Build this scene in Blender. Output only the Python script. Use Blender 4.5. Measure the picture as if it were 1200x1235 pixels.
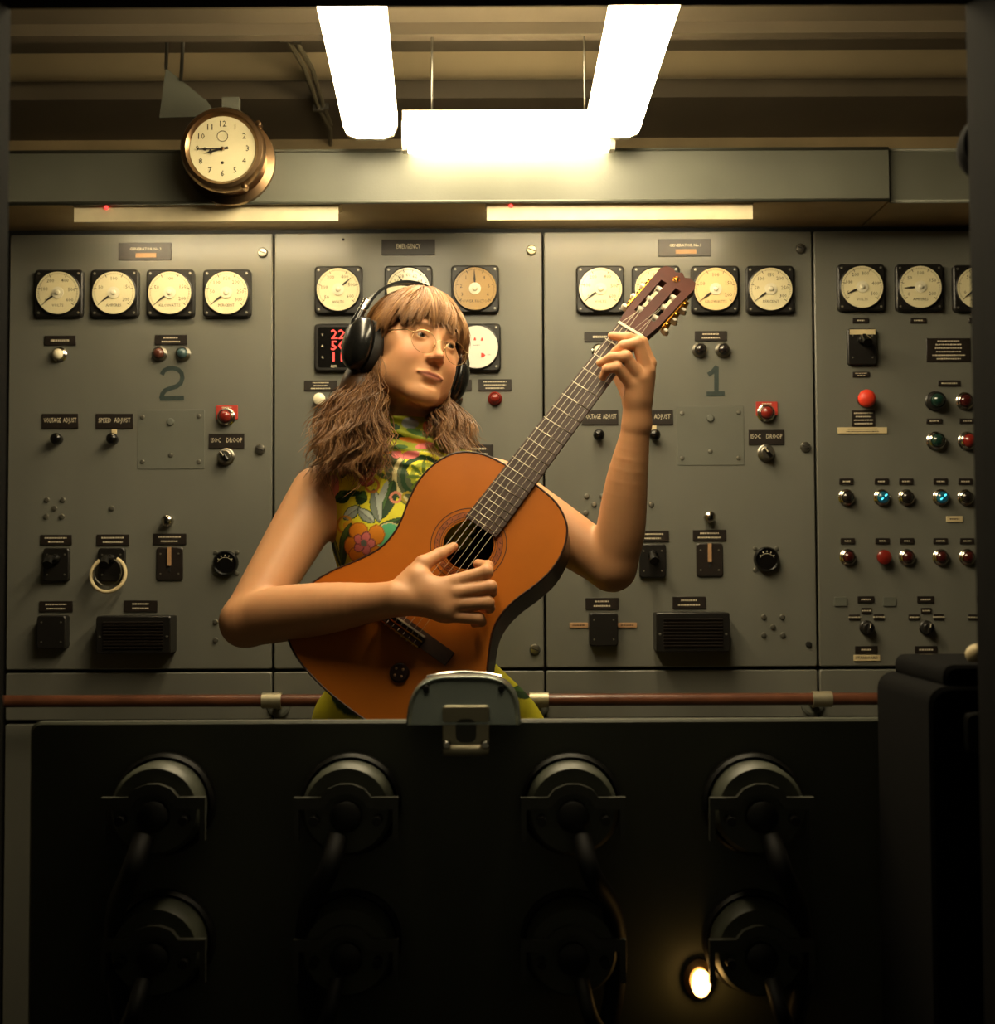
import bpy, bmesh, math, random
import numpy as np
from mathutils import Vector, Matrix

for o in list(bpy.data.objects):
    bpy.data.objects.remove(o, do_unlink=True)
random.seed(7)
np.random.seed(7)
R = math.radians
scene = bpy.context.scene
COL = scene.collection

# ------------------------------------------------------------------ camera
FPX = 1571.0
TILT, ROLL, CAMZ = 2.2, -0.25, 1.25
CAM_R = Matrix.Rotation(R(90 + TILT), 3, 'X') @ Matrix.Rotation(R(ROLL), 3, 'Z')
CAM_P = Vector((0, 0, CAMZ))
cd = bpy.data.cameras.new('camera')
cam = bpy.data.objects.new('camera', cd)
COL.objects.link(cam)
cam.matrix_world = Matrix.Translation(CAM_P) @ CAM_R.to_4x4()
cd.sensor_fit = 'HORIZONTAL'
cd.sensor_width = 36.0
cd.lens = 36.0 * FPX / 1200.0
cd.clip_start = 0.02
cd.dof.use_dof = True
cd.dof.focus_distance = 2.42
cd.dof.aperture_fstop = 6.0
scene.camera = cam

# ------------------------------------------------------------------ world and exposure
w = bpy.data.worlds.new('world')
scene.world = w
w.use_nodes = True
w.node_tree.nodes['Background'].inputs[0].default_value = (1.0, 0.85, 0.55, 1)
w.node_tree.nodes['Background'].inputs[1].default_value = 0.055
vs = scene.view_settings
vs.view_transform = 'Standard'
vs.look = 'None'
vs.exposure = 0.0
vs.gamma = 1.0
vs.use_curve_mapping = False
scene.cycles.max_bounces = 7
scene.cycles.diffuse_bounces = 4
scene.cycles.glossy_bounces = 3
LAMP_COL = (1.0, 0.82, 0.53)
LAMP_E = 32.0


def P(px, py, Y):
    """Point of the plane at distance Y that the photograph shows at (px, py)."""
    d = CAM_R @ Vector(((px - 600) / FPX, (617.5 - py) / FPX, -1))
    return CAM_P + d * (Y / d.y)


# ------------------------------------------------------------------ materials
def lin(c):
    return tuple(((x / 255.0) / 12.92 if x / 255.0 <= 0.04045 else ((x / 255.0 + 0.055) / 1.055) ** 2.4) for x in c)


MATS = {}


def mat(name, rgb, rough=0.5, metal=0.0, spec=0.5, var=0.12, scale=18.0, bump=0.0, bscale=120.0, emit=0.0, ecol=None,
        coat=0.0, sss=0.0, attr=None, streak=False):
    if name in MATS:
        return MATS[name]
    m = bpy.data.materials.new(name)
    m.use_nodes = True
    nt = m.node_tree
    b = nt.nodes['Principled BSDF']
    col = lin(rgb)
    tc = nt.nodes.new('ShaderNodeTexCoord')
    mp = nt.nodes.new('ShaderNodeMapping')
    nt.links.new(tc.outputs['Object'], mp.inputs[0])
    if streak:
        mp.inputs['Scale'].default_value = (1, 1, 0.25)
    nz = nt.nodes.new('ShaderNodeTexNoise')
    nz.inputs['Scale'].default_value = scale
    nz.inputs['Detail'].default_value = 6
    nt.links.new(mp.outputs[0], nz.inputs['Vector'])
    rp = nt.nodes.new('ShaderNodeValToRGB')
    rp.color_ramp.elements[0].position = 0.3
    rp.color_ramp.elements[1].position = 0.7
    rp.color_ramp.elements[0].color = (1 - var, 1 - var, 1 - var, 1)
    rp.color_ramp.elements[1].color = (1 + var, 1 + var, 1 + var, 1)
    nt.links.new(nz.outputs['Fac'], rp.inputs[0])
    mx = nt.nodes.new('ShaderNodeMix')
    mx.data_type = 'RGBA'
    mx.blend_type = 'MULTIPLY'
    mx.inputs['Factor'].default_value = 1.0
    if attr:
        at = nt.nodes.new('ShaderNodeAttribute')
        at.attribute_name = attr
        nt.links.new(at.outputs['Color'], mx.inputs['A'])
    else:
        mx.inputs['A'].default_value = (*col, 1)
    nt.links.new(rp.outputs[0], mx.inputs['B'])
    nt.links.new(mx.outputs['Result'], b.inputs['Base Color'])
    b.inputs['Roughness'].default_value = rough
    b.inputs['Metallic'].default_value = metal
    b.inputs['Specular IOR Level'].default_value = spec
    b.inputs['Coat Weight'].default_value = coat
    b.inputs['Coat Roughness'].default_value = 0.08
    if sss:
        b.inputs['Subsurface Weight'].default_value = sss
        b.inputs['Subsurface Radius'].default_value = (0.012, 0.005, 0.003)
        b.inputs['Subsurface Scale'].default_value = 1.0
    if bump:
        n2 = nt.nodes.new('ShaderNodeTexNoise')
        n2.inputs['Scale'].default_value = bscale
        n2.inputs['Detail'].default_value = 3
        nt.links.new(tc.outputs['Object'], n2.inputs['Vector'])
        bp = nt.nodes.new('ShaderNodeBump')
        bp.inputs['Strength'].default_value = bump
        bp.inputs['Distance'].default_value = 0.002
        nt.links.new(n2.outputs['Fac'], bp.inputs['Height'])
        nt.links.new(bp.outputs[0], b.inputs['Normal'])
    if emit:
        b.inputs['Emission Color'].default_value = (*(ecol or col), 1)
        b.inputs['Emission Strength'].default_value = emit
    MATS[name] = m
    return m


def clear_mat(name, tint, gloss=0.0):
    m = bpy.data.materials.new(name)
    m.use_nodes = True
    nt = m.node_tree
    nt.nodes.remove(nt.nodes['Principled BSDF'])
    out = nt.nodes['Material Output']
    t = nt.nodes.new('ShaderNodeBsdfTransparent')
    t.inputs[0].default_value = (*tint, 1)
    if gloss:
        g = nt.nodes.new('ShaderNodeBsdfGlossy')
        g.inputs['Roughness'].default_value = 0.03
        mx = nt.nodes.new('ShaderNodeMixShader')
        mx.inputs[0].default_value = gloss
        nt.links.new(t.outputs[0], mx.inputs[1])
        nt.links.new(g.outputs[0], mx.inputs[2])
        nt.links.new(mx.outputs[0], out.inputs['Surface'])
    else:
        nt.links.new(t.outputs[0], out.inputs['Surface'])
    MATS[name] = m
    return m


mat('panel_paint', (106, 106, 98), 0.34, 0.0, 0.5, 0.10, 6.0, 0.06, 260.0, streak=True)
mat('panel_dark_paint', (96, 98, 90), 0.5, 0.0, 0.4, 0.12, 9.0)
mat('gap_black', (14, 13, 11), 0.8)
mat('black_plastic', (24, 22, 20), 0.38, 0.0, 0.5, 0.15, 40)
mat('black_gloss', (16, 15, 14), 0.15, 0.0, 0.5, 0.1, 40)
mat('plate_black', (34, 28, 24), 0.4, 0.0, 0.5, 0.2, 60)
mat('letter_white', (205, 195, 170), 0.6, var=0.1)
mat('letter_black', (40, 36, 30), 0.6, var=0.1)
mat('plate_edge', (120, 116, 104), 0.5)
mat('dial_cream', (226, 216, 176), 0.22, 0.0, 0.5, 0.03, 20, coat=0.6)
mat('dial_tan', (170, 140, 92), 0.22, 0.0, 0.5, 0.04, 20, coat=0.6)
mat('dial_white', (225, 222, 210), 0.2, 0.0, 0.5, 0.03, 20, coat=0.6)
mat('hub_white', (214, 208, 182), 0.35)
mat('ink', (38, 33, 28), 0.6)
mat('chrome', (190, 186, 176), 0.18, 1.0, var=0.06)
mat('steel', (150, 146, 136), 0.34, 1.0, var=0.1)
mat('hood_metal', (128, 138, 132), 0.26, 0.85, var=0.1)
mat('panel_patch', (101, 102, 94), 0.38, 0.0, 0.5, 0.08, 8.0)
mat('screw_steel', (150, 147, 135), 0.4, 0.9, var=0.1)
mat('brass', (150, 122, 92), 0.28, 1.0, var=0.12, scale=25)
mat('lens_white', (232, 222, 192), 0.25, coat=0.5)
mat('lens_brown', (92, 52, 40), 0.2, coat=0.6)
mat('lens_teal', (64, 84, 86), 0.2, coat=0.6)
mat('lens_dark', (28, 24, 24), 0.12, coat=0.8)
mat('lens_teal_deep', (20, 70, 84), 0.15, coat=0.8, emit=0.06, ecol=(0.03, 0.4, 0.55))
mat('lens_green', (22, 48, 40), 0.15, coat=0.8)
mat('lens_red', (120, 34, 26), 0.2, coat=0.7)
mat('lens_dark_red', (58, 18, 16), 0.15, coat=0.7)
mat('lens_cyan_lit', (40, 190, 210), 0.15, emit=1.6, ecol=(0.10, 0.75, 0.95))
mat('red_plate', (176, 52, 40), 0.5)
mat('red_button', (214, 58, 36), 0.45)
mat('red_digit', (230, 40, 36), 0.4, emit=1.4, ecol=(1.0, 0.08, 0.06))
mat('red_led', (230, 30, 30), 0.4, emit=2.5, ecol=(1.0, 0.05, 0.04))
mat('tag_cream', (206, 188, 146), 0.6)
mat('tag_tan', (172, 134, 96), 0.6)
mat('painted_numeral', (44, 56, 54), 0.5, var=0.25, scale=80)
mat('rail_wood', (96, 58, 40), 0.32, var=0.25, scale=14, coat=0.25)
mat('clamp_metal', (176, 168, 142), 0.42, 0.7, var=0.1)
mat('duct_paint', (94, 95, 84), 0.5, var=0.1, scale=8, bump=0.08, bscale=200)
mat('cream_paint', (160, 140, 104), 0.5, var=0.12, scale=10)
mat('ceiling_paint', (92, 82, 66), 0.55, var=0.12, scale=5, bump=0.1, bscale=60)
mat('ceiling_gloss_lit', (150, 134, 104), 0.28, var=0.1, scale=5)
mat('wall_paint', (110, 104, 84), 0.6, var=0.1, scale=4)
mat('floor_lino', (52, 48, 42), 0.5, var=0.2, scale=6)
mat('conduit_paint', (96, 88, 68), 0.5)
mat('housing_cream', (226, 212, 176), 0.4)
mat('lamp_white', (235, 230, 215), 0.4)
mat('lamp_glow', (255, 245, 220), 0.4, emit=LAMP_E, ecol=LAMP_COL)
mat('tube_glow', (240, 228, 190), 0.4, emit=38.0, ecol=(1.0, 0.84, 0.58))
mat('console_grey', (72, 74, 62), 0.5, var=0.15, scale=5, bump=0.05)
mat('console_black', (22, 21, 18), 0.45, var=0.2, scale=20)
mat('console_clamp', (74, 74, 66), 0.45, 0.2, var=0.15, scale=20)
mat('rubber', (14, 13, 12), 0.55, var=0.2)
mat('amber_glow', (255, 200, 110), 0.4, emit=9.0, ecol=(1.0, 0.55, 0.16))
mat('outer_black', (6, 5.5, 5), 0.9, spec=0.08)
mat('cedar', (176, 98, 24), 0.34, spec=0.3, var=0.09, scale=9, coat=0.2)
mat('rosewood', (40, 22, 16), 0.38, var=0.3, scale=26, coat=0.15, spec=0.3)
mat('rosewood_matte', (64, 46, 38), 0.45, var=0.2, scale=30)
mat('head_wood', (74, 35, 25), 0.5, spec=0.2, var=0.2, scale=22, coat=0.0)
mat('bone', (226, 218, 196), 0.4)
mat('fret_metal', (205, 196, 172), 0.3, 1.0)
mat('gold', (222, 162, 60), 0.24, 1.0, var=0.1)
mat('wire_gold', (196, 164, 118), 0.3, 0.9)
mat('string_nylon', (214, 204, 180), 0.35)
mat('rosette_dark', (58, 26, 12), 0.4)
mat('rosette_mid', (150, 78, 30), 0.4, var=0.3, scale=160)
mat('binding_dark', (48, 24, 14), 0.35)
mat('skin', (222, 168, 132), 0.48, spec=0.4, var=0.04, scale=30, bump=0.05, bscale=500, sss=0.12, attr='tint')
mat('eye', (240, 236, 228), 0.15, attr='tint', var=0.0, coat=0.8)
mat('hair', (120, 84, 50), 0.42, spec=0.45, var=0.1, scale=60, attr='tint')
mat('dress_print', (200, 190, 40), 0.6, spec=0.3, var=0.06, scale=40, bump=0.05, bscale=400, attr='tint')
mat('phone_black', (20, 20, 19), 0.24, spec=0.5, var=0.1)
mat('phone_pad', (26, 24, 22), 0.6, var=0.2)
clear_mat('window_glass', (0.96, 0.965, 0.95))
clear_mat('spectacle_glass', (0.95, 0.95, 0.93), 0.05)


# ------------------------------------------------------------------ mesh helpers
class MB:
    def __init__(s):
        s.v, s.f = [], []

    def add(s, v, f):
        n = len(s.v)
        s.v += [tuple(p) for p in v]
        s.f += [tuple(i + n for i in q) for q in f]
        return s

    def box(s, x0, x1, y0, y1, z0, z1):
        return s.add([(x0, y0, z0), (x1, y0, z0), (x1, y1, z0), (x0, y1, z0), (x0, y0, z1), (x1, y0, z1), (x1, y1, z1), (x0, y1, z1)],
                     [(0, 3, 2, 1), (4, 5, 6, 7), (0, 1, 5, 4), (1, 2, 6, 5), (2, 3, 7, 6), (3, 0, 4, 7)])

    def prism(s, out, y0, y1, c=0.0):
        """Outline in x,z (counter-clockwise seen from -y) from front y0 to back y1, front edge chamfered by c."""
        n = len(out)
        cx = sum(p[0] for p in out) / n
        cz = sum(p[1] for p in out) / n
        loops = [[(x, y1, z) for x, z in out]]
        if c:
            hw = max(abs(p[0] - cx) for p in out)
            hh = max(abs(p[1] - cz) for p in out)
            loops.append([(x, y0 + c, z) for x, z in out])
            loops.append([(cx + (x - cx) * (1 - c / hw), y0, cz + (z - cz) * (1 - c / hh)) for x, z in out])
        else:
            loops.append([(x, y0, z) for x, z in out])
        v = [p for l in loops for p in l]
        f = [tuple(range(n - 1, -1, -1))]
        for k in range(len(loops) - 1):
            for i in range(n):
                j = (i + 1) % n
                f.append((k * n + i, k * n + j, (k + 1) * n + j, (k + 1) * n + i))
        f.append(tuple((len(loops) - 1) * n + i for i in range(n)))
        return s.add(v, f)

    def lathe(s, prof, seg=24, c=(0, 0, 0)):
        """Profile (r, y) about the y axis; front is -y, listed from back to front."""
        v, f, rings = [], [], []
        for r, y in prof:
            if r <= 1e-6:
                rings.append([len(v)])
                v.append((c[0], c[1] + y, c[2]))
            else:
                rings.append([len(v) + i for i in range(seg)])
                v += [(c[0] + r * math.cos(2 * math.pi * i / seg), c[1] + y, c[2] + r * math.sin(2 * math.pi * i / seg)) for i in range(seg)]
        for a, b in zip(rings, rings[1:]):
            for i in range(seg):
                j = (i + 1) % seg
                if len(a) == 1 and len(b) > 1:
                    f.append((a[0], b[j], b[i]))
                elif len(b) == 1 and len(a) > 1:
                    f.append((a[i], a[j], b[0]))
                elif len(a) > 1:
                    f.append((a[i], a[j], b[j], b[i]))
        if len(rings[-1]) > 1:
            f.append(tuple(rings[-1]))
        if len(rings[0]) > 1:
            f.append(tuple(reversed(rings[0])))
        return s.add(v, f)

    def tube(s, path, rad, sides=10, caps=True, flat=None):
        pts = [Vector(p) for p in path]
        n = len(pts)
        rad = rad if hasattr(rad, '__len__') else [rad] * n
        up = None
        v, f = [], []
        for i, p in enumerate(pts):
            t = (pts[min(i + 1, n - 1)] - pts[max(i - 1, 0)]).normalized()
            if up is None:
                up = t.orthogonal().normalized()
            up = (up - t * up.dot(t)).normalized()
            sd = t.cross(up)
            for k in range(sides):
                a = 2 * math.pi * k / sides
                v.append(p + (up * math.cos(a) + sd * math.sin(a)) * rad[i])
        for i in range(n - 1):
            for k in range(sides):
                j = (k + 1) % sides
                f.append((i * sides + k, i * sides + j, (i + 1) * sides + j, (i + 1) * sides + k))
        if caps:
            f.append(tuple(reversed(range(sides))))
            f.append(tuple((n - 1) * sides + k for k in range(sides)))
        return s.add(v, f)

    def ribbon(s, path, wd, y):
        """Flat painted stroke in x,z at depth y."""
        n = len(path)
        v, f = [], []
        for i, (x, z) in enumerate(path):
            a, b = path[max(i - 1, 0)], path[min(i + 1, n - 1)]
            d = Vector((b[0] - a[0], b[1] - a[1])).normalized()
            nx, nz = -d.y, d.x
            wi = wd[i] if hasattr(wd, '__len__') else wd
            v += [(x + nx * wi / 2, y, z + nz * wi / 2), (x - nx * wi / 2, y, z - nz * wi / 2)]
        for i in range(n - 1):
            f.append((2 * i, 2 * i + 1, 2 * i + 3, 2 * i + 2))
        return s.add(v, f)

    def xf(s, m):
        s.v = [tuple(m @ Vector(p)) for p in s.v]
        return s

    def mesh(s, name, sharp=38):
        me = bpy.data.meshes.new(name)
        me.from_pydata(s.v, [], s.f)
        me.update()
        bm = bmesh.new()
        bm.from_mesh(me)
        bmesh.ops.recalc_face_normals(bm, faces=bm.faces)
        bm.to_mesh(me)
        bm.free()
        me.polygons.foreach_set('use_smooth', [True] * len(me.polygons))
        me.set_sharp_from_angle(angle=R(sharp))
        me.polygons.foreach_set('use_smooth', [len(p.vertices) <= 4 for p in me.polygons])
        return me


WORLD = {}


def link(name, data, parent=None, loc=(0, 0, 0)):
    """Object at world point loc, under parent (nothing here is rotated, so offsets just add)."""
    o = bpy.data.objects.new(name, data)
    COL.objects.link(o)
    loc = Vector(loc)
    WORLD[o.name] = loc
    if parent is not None:
        o.parent = parent
        o.location = loc - WORLD[parent.name]
    else:
        o.location = loc
    return o


def part(name, mb, m, parent=None, loc=(0, 0, 0), label=None, sharp=38):
    me = mb if isinstance(mb, bpy.types.Mesh) else mb.mesh(name, sharp)
    if len(me.materials) == 0:
        me.materials.append(MATS[m])
    elif me.materials[0] is not MATS[m]:
        me = me.copy()
        me.materials[0] = MATS[m]
    o = link(name, me, parent, loc)
    if label:
        o['label'] = label
    return o


def at_world(name, mb, m, parent, label=None, sharp=38):
    """A part whose vertices are given in world coordinates."""
    loc = WORLD[parent.name]
    mb.v = [(p[0] - loc[0], p[1] - loc[1], p[2] - loc[2]) for p in mb.v]
    return part(name, mb, m, parent, loc, label, sharp)


def tag(o, label, cat, group=None):
    o['label'] = label
    o['category'] = cat
    if group:
        o['group'] = group
    return o


def thing(name, label, cat, loc, group=None):
    return tag(link(name, None, None, loc), label, cat, group)


def struct(name, mb, m, loc=(0, 0, 0), parent=None, sharp=38):
    o = part(name, mb, m, parent, loc, sharp=sharp)
    if parent is None:
        o['kind'] = 'structure'
    return o


CACHE = {}


def cached(key, fn):
    if key not in CACHE:
        CACHE[key] = fn()
    return CACHE[key]


def rrect(wd, ht, r, n=4):
    o = []
    for cx, cz, a0 in ((wd / 2 - r, -ht / 2 + r, -90), (wd / 2 - r, ht / 2 - r, 0), (-wd / 2 + r, ht / 2 - r, 90), (-wd / 2 + r, -ht / 2 + r, 180)):
        for i in range(n + 1):
            a = R(a0 + 90 * i / n)
            o.append((cx + r * math.cos(a), cz + r * math.sin(a)))
    return o


def text_mesh(s, size, bold=0.0, width=None):
    def mk():
        c = bpy.data.curves.new('lettering', 'FONT')
        c.body = s
        c.size = size
        c.align_x = 'CENTER'
        c.align_y = 'CENTER'
        c.resolution_u = 1
        c.offset = bold
        o = bpy.data.objects.new('lettering', c)
        COL.objects.link(o)
        me = bpy.data.meshes.new_from_object(o)
        bpy.data.objects.remove(o, do_unlink=True)
        bpy.data.curves.remove(c)
        n = len(me.vertices)
        a = np.empty(n * 3)
        me.vertices.foreach_get('co', a)
        a = a.reshape(-1, 3)
        k = 1.0
        if width and n:
            k = width / max(a[:, 0].max() - a[:, 0].min(), 1e-6)
        b = np.stack([a[:, 0] * k, a[:, 2], a[:, 1] * min(max(k, 0.72), 1.0)], 1)
        me.vertices.foreach_set('co', b.ravel())
        me.materials.clear()
        me.update()
        return me
    return cached(('txt', s, round(size, 5), bold, width), mk)


def dash_mesh(wd, ht, lines, seed):
    """Rows of short strokes for engraved lettering too small to read."""
    rnd = random.Random(seed)
    mb = MB()
    lh = ht / (lines + 0.6)
    for r_ in range(lines):
        z = ht / 2 - lh * (r_ + 0.8)
        span = wd * rnd.uniform(0.42, 0.72)
        x = -span / 2
        while x < span / 2:
            l = min(rnd.uniform(0.0022, 0.006), span / 2 - x)
            if l > 0.0006:
                mb.box(x, x + l * 0.85, -0.0003, 0, z - lh * 0.17, z + lh * 0.17)
            x += l + 0.0006
    return mb


# ------------------------------------------------------------------ distances
YP = 2.95                      # front of the switchboard
S = FPX / YP                   # pixels per metre there
YH = 2.75                      # front of the overhead duct


def PX(px, py):
    return P(px, py, YP)


# ------------------------------------------------------------------ the room
struct('floor', MB().box(-2.2, 2.4, 1.2, 4.0, -0.05, 0.0), 'floor_lino')
struct('ceiling', MB().box(-2.2, 2.4, 1.2, 4.0, 2.50, 2.56), 'ceiling_paint')
struct('wall_left', MB().box(-2.25, -2.2, 1.2, 4.0, 0, 2.5), 'wall_paint')
struct('wall_right', MB().box(2.4, 2.45, 1.2, 4.0, 0, 2.5), 'wall_paint')
struct('wall_back', MB().box(-2.2, 2.4, 3.86, 3.92, 0, 2.5), 'cream_paint')
# the wall between the photographer and the room, with the window opening
YW = 1.25
wl, wr = P(1, 600, YW).x, P(1181, 600, YW).x
wt, wb = P(600, 2, YW).z, 0.72
fw = MB()
fw.box(-2.2, wl - 0.03, YW - 0.06, YW, 0, 2.5).box(wr + 0.03, 2.4, YW - 0.06, YW, 0, 2.5)
fw.box(wl - 0.03, wr + 0.03, YW - 0.06, YW, wt + 0.03, 2.5).box(wl - 0.03, wr + 0.03, YW - 0.06, YW, 0, wb - 0.03)
struct('wall_front', fw, 'outer_black')
wf = MB()
wf.box(wl - 0.03, wl, YW - 0.075, YW + 0.012, wb - 0.03, wt + 0.03).box(wr, wr + 0.03, YW - 0.075, YW + 0.012, wb - 0.03, wt + 0.03)
wf.box(wl, wr, YW - 0.075, YW + 0.012, wt, wt + 0.03).box(wl, wr, YW - 0.075, YW + 0.012, wb - 0.03, wb)
win = struct('window_1', wf, 'outer_black')
part('pane', MB().box(wl, wr, YW - 0.022, YW - 0.018, wb, wt), 'window_glass', win)
# ceiling beams and panels running across
for i, (y0, y1, z0, m) in enumerate(((2.60, 2.70, 2.385, 'ceiling_paint'), (2.70, 2.735, 2.36, 'ceiling_paint'), (2.96, 3.05, 2.462, 'ceiling_paint'),
                                     (3.30, 3.62, 2.44, 'ceiling_paint'), (3.62, 3.70, 2.39, 'cream_paint'), (2.05, 2.15, 2.40, 'ceiling_paint'))):
    struct('trim_%d' % (i + 1), MB().box(-2.2, 2.4, y0, y1, z0, 2.5), m)
# rounded ceiling moulding, its paint lightened to stand in for lamp light
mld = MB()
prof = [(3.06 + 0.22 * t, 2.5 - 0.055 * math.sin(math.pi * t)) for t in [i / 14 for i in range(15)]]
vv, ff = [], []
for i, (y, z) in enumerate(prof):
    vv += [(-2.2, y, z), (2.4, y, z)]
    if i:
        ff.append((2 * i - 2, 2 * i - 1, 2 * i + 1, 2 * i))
struct('trim_7', mld.add(vv, ff), 'ceiling_gloss_lit', sharp=80)

# ------------------------------------------------------------------ overhead duct with slim lights
zt, zb = P(600, 181, YH).z, P(600, 243, YH).z
xr1 = P(1072, 210, YH).x
xl1 = P(-40, 210, YH).x


def duct(x0, x1, z0, z1, y0, label):
    c = Vector(((x0 + x1) / 2, YH + 0.1, z0))
    t = thing('overhead_duct', label, 'duct', c)
    at_world('front_plate', MB().box(x0, x1, y0, y0 + 0.006, z0, z1), 'duct_paint', t)
    at_world('top_plate', MB().box(x0, x1, y0 + 0.006, 3.0, z1 - 0.006, z1), 'duct_paint', t)
    at_world('underside', MB().box(x0, x1, y0 + 0.006, 3.0, z0, z0 + 0.006), 'cream_paint', t, 'cream painted underside')
    at_world('end_plate', MB().box(x1 - 0.005, x1, y0 + 0.006, 3.0, z0 + 0.006, z1 - 0.006), 'duct_paint', t)
    at_world('end_plate', MB().box(x0, x0 + 0.005, y0 + 0.006, 3.0, z0 + 0.006, z1 - 0.006), 'duct_paint', t)
    at_world('hem', MB().tube([(x0, y0 + 0.001, z0), (x1, y0 + 0.001, z0)], 0.004, 8), 'duct_paint', t)
    at_world('hem', MB().tube([(x0, y0 + 0.001, z1), (x1, y0 + 0.001, z1)], 0.004, 8), 'duct_paint', t)
    return t


duct(xl1, xr1, zb, zt, YH, 'long grey green sheet metal duct above the switchboard carrying the round clock')
duct(xr1 + 0.005, xr1 + 0.9, zb, zt, YH + 0.012, 'short grey duct section at the right end of the long duct')


def slim_light(px0, px1, label, led):
    x0, x1 = P(px0, 252, 2.79).x, P(px1, 252, 2.79).x
    L = x1 - x0
    c = Vector(((x0 + x1) / 2, 2.79, zb - 0.0005))
    t = thing('slim_light', label, 'light', c, 'slim tube lights under the duct')
    mb = MB()
    out = [(-0.0245, 0), (-0.022, -0.007), (0.022, -0.007), (0.028, 0)]
    v = [(sx * L / 2 * (1 - 0.02 * (k in (1, 2))), yy, zz) for sx in (-1, 1) for k, (yy, zz) in enumerate(out)]
    mb.add(v, [(0, 1, 2, 3), (7, 6, 5, 4), (0, 4, 5, 1), (1, 5, 6, 2), (2, 6, 7, 3), (3, 7, 4, 0)])
    part('housing', mb, 'housing_cream', t, c)
    part('front_lip', MB().box(-L / 2 + 0.004, L / 2 - 0.004, -0.027, -0.0245, -0.036, -0.002), 'housing_cream', t, c)
    part('tube', MB().tube([(-L / 2 + 0.02, 0.010, -0.016), (L / 2 - 0.02, 0.010, -0.016)], 0.0075, 10), 'tube_glow', t, c)
    for s in (-1, 1):
        part('tube_holder', MB().box(s * (L / 2 - 0.018) - 0.006, s * (L / 2 - 0.018) + 0.006, 0.0, 0.020, -0.026, -0.007), 'plate_edge', t, c)
    if led:
        part('indicator', MB().lathe([(0.004, 0), (0.004, -0.004), (0.0, -0.006)], 10, (P(led, 247, 2.76).x - c.x, -0.0275, -0.006)), 'red_led', t, c, 'tiny glowing red indicator')
    else:
        part('clip', MB().box(L * 0.37, L * 0.37 + 0.012, -0.034, -0.0272, -0.014, -0.002), 'chrome', t, c)


slim_light(92, 412, 'slim cream tube light with a red indicator under the duct below the clock', 128)
slim_light(585, 907, 'slim cream tube light under the duct right of centre', 616)

# ------------------------------------------------------------------ clock
ck = P(268, 179, 2.655)
clk = thing('wall_clock', 'round brass cased clock with cream dial mounted on the overhead duct', 'clock', ck)
r0 = 52 * 2.655 / FPX
part('case', MB().lathe([(r0 * 0.98, 0.095), (r0 * 1.08, 0.092), (r0 * 1.08, 0.080), (r0 * 0.9, 0.076), (r0 * 0.9, 0.02), (r0 * 1.0, 0.016), (r0 * 1.0, 0.004),
                         (r0 * 0.95, -0.004), (r0 * 0.86, -0.005), (r0 * 0.80, 0.0), (r0 * 0.77, 0.006), (0, 0.006)], 56), 'brass', clk, ck)
dl = part('dial', MB().lathe([(r0 * 0.775, 0.005), (r0 * 0.775, 0.003), (0, 0.003)], 48), 'dial_cream', clk, ck)
for h in range(1, 13):
    a = R(90 - 30 * h)
    rr = r0 * 0.59
    part('numeral', text_mesh(str(h), 0.0175), 'ink', dl, ck + Vector((rr * math.cos(a), 0.0022, rr * math.sin(a))))
part('seconds_ring', MB().tube([(0.011 * math.cos(R(i * 20)), 0.0022, r0 * 0.3 + 0.011 * math.sin(R(i * 20))) for i in range(19)], 0.0006, 4, False), 'ink', dl, ck)
part('winding_hole', MB().lathe([(0.003, 0.003), (0.003, 0.0018), (0, 0.0018)], 12, (0, 0, -r0 * 0.33)), 'ink', dl, ck)
for nm, ang, ln, wd in (('minute_hand', 181, r0 * 0.66, 0.0022), ('hour_hand', 195, r0 * 0.46, 0.0034)):
    a = R(ang)
    d, n = Vector((math.cos(a), math.sin(a))), Vector((-math.sin(a), math.cos(a)))
    o = [d * -0.012 - n * wd * .5, d * ln * 0.55 - n * wd * 0.6, d * ln * 0.62 - n * wd * 1.7, d * ln * 0.7 - n * wd * 0.6, d * ln, d * ln * 0.7 + n * wd * 0.6, d * ln * 0.62 + n * wd * 1.7, d * ln * 0.55 + n * wd * .6, d * -0.012 + n * wd * .5]
    part(nm, MB().prism([(p.x, p.y) for p in o], 0.0006 if nm[0] == 'm' else 0.0012, 0.0016), 'ink', clk, ck)
part('hand_boss', MB().lathe([(0.004, 0.002), (0.004, -0.001), (0, -0.0025)], 14), 'brass', clk, ck)
for a in (35, -60):
    part('hinge_lug', MB().lathe([(0.006, 0.02), (0.006, -0.002), (0, -0.004)], 10, (r0 * 1.03 * math.cos(R(a)), 0, r0 * 1.03 * math.sin(R(a)))), 'brass', clk, ck)
br = MB().box(-0.018, 0.018, 0.08, 0.10, r0 * 0.9, r0 * 1.55)
part('bracket', br, 'duct_paint', clk, ck)

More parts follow.
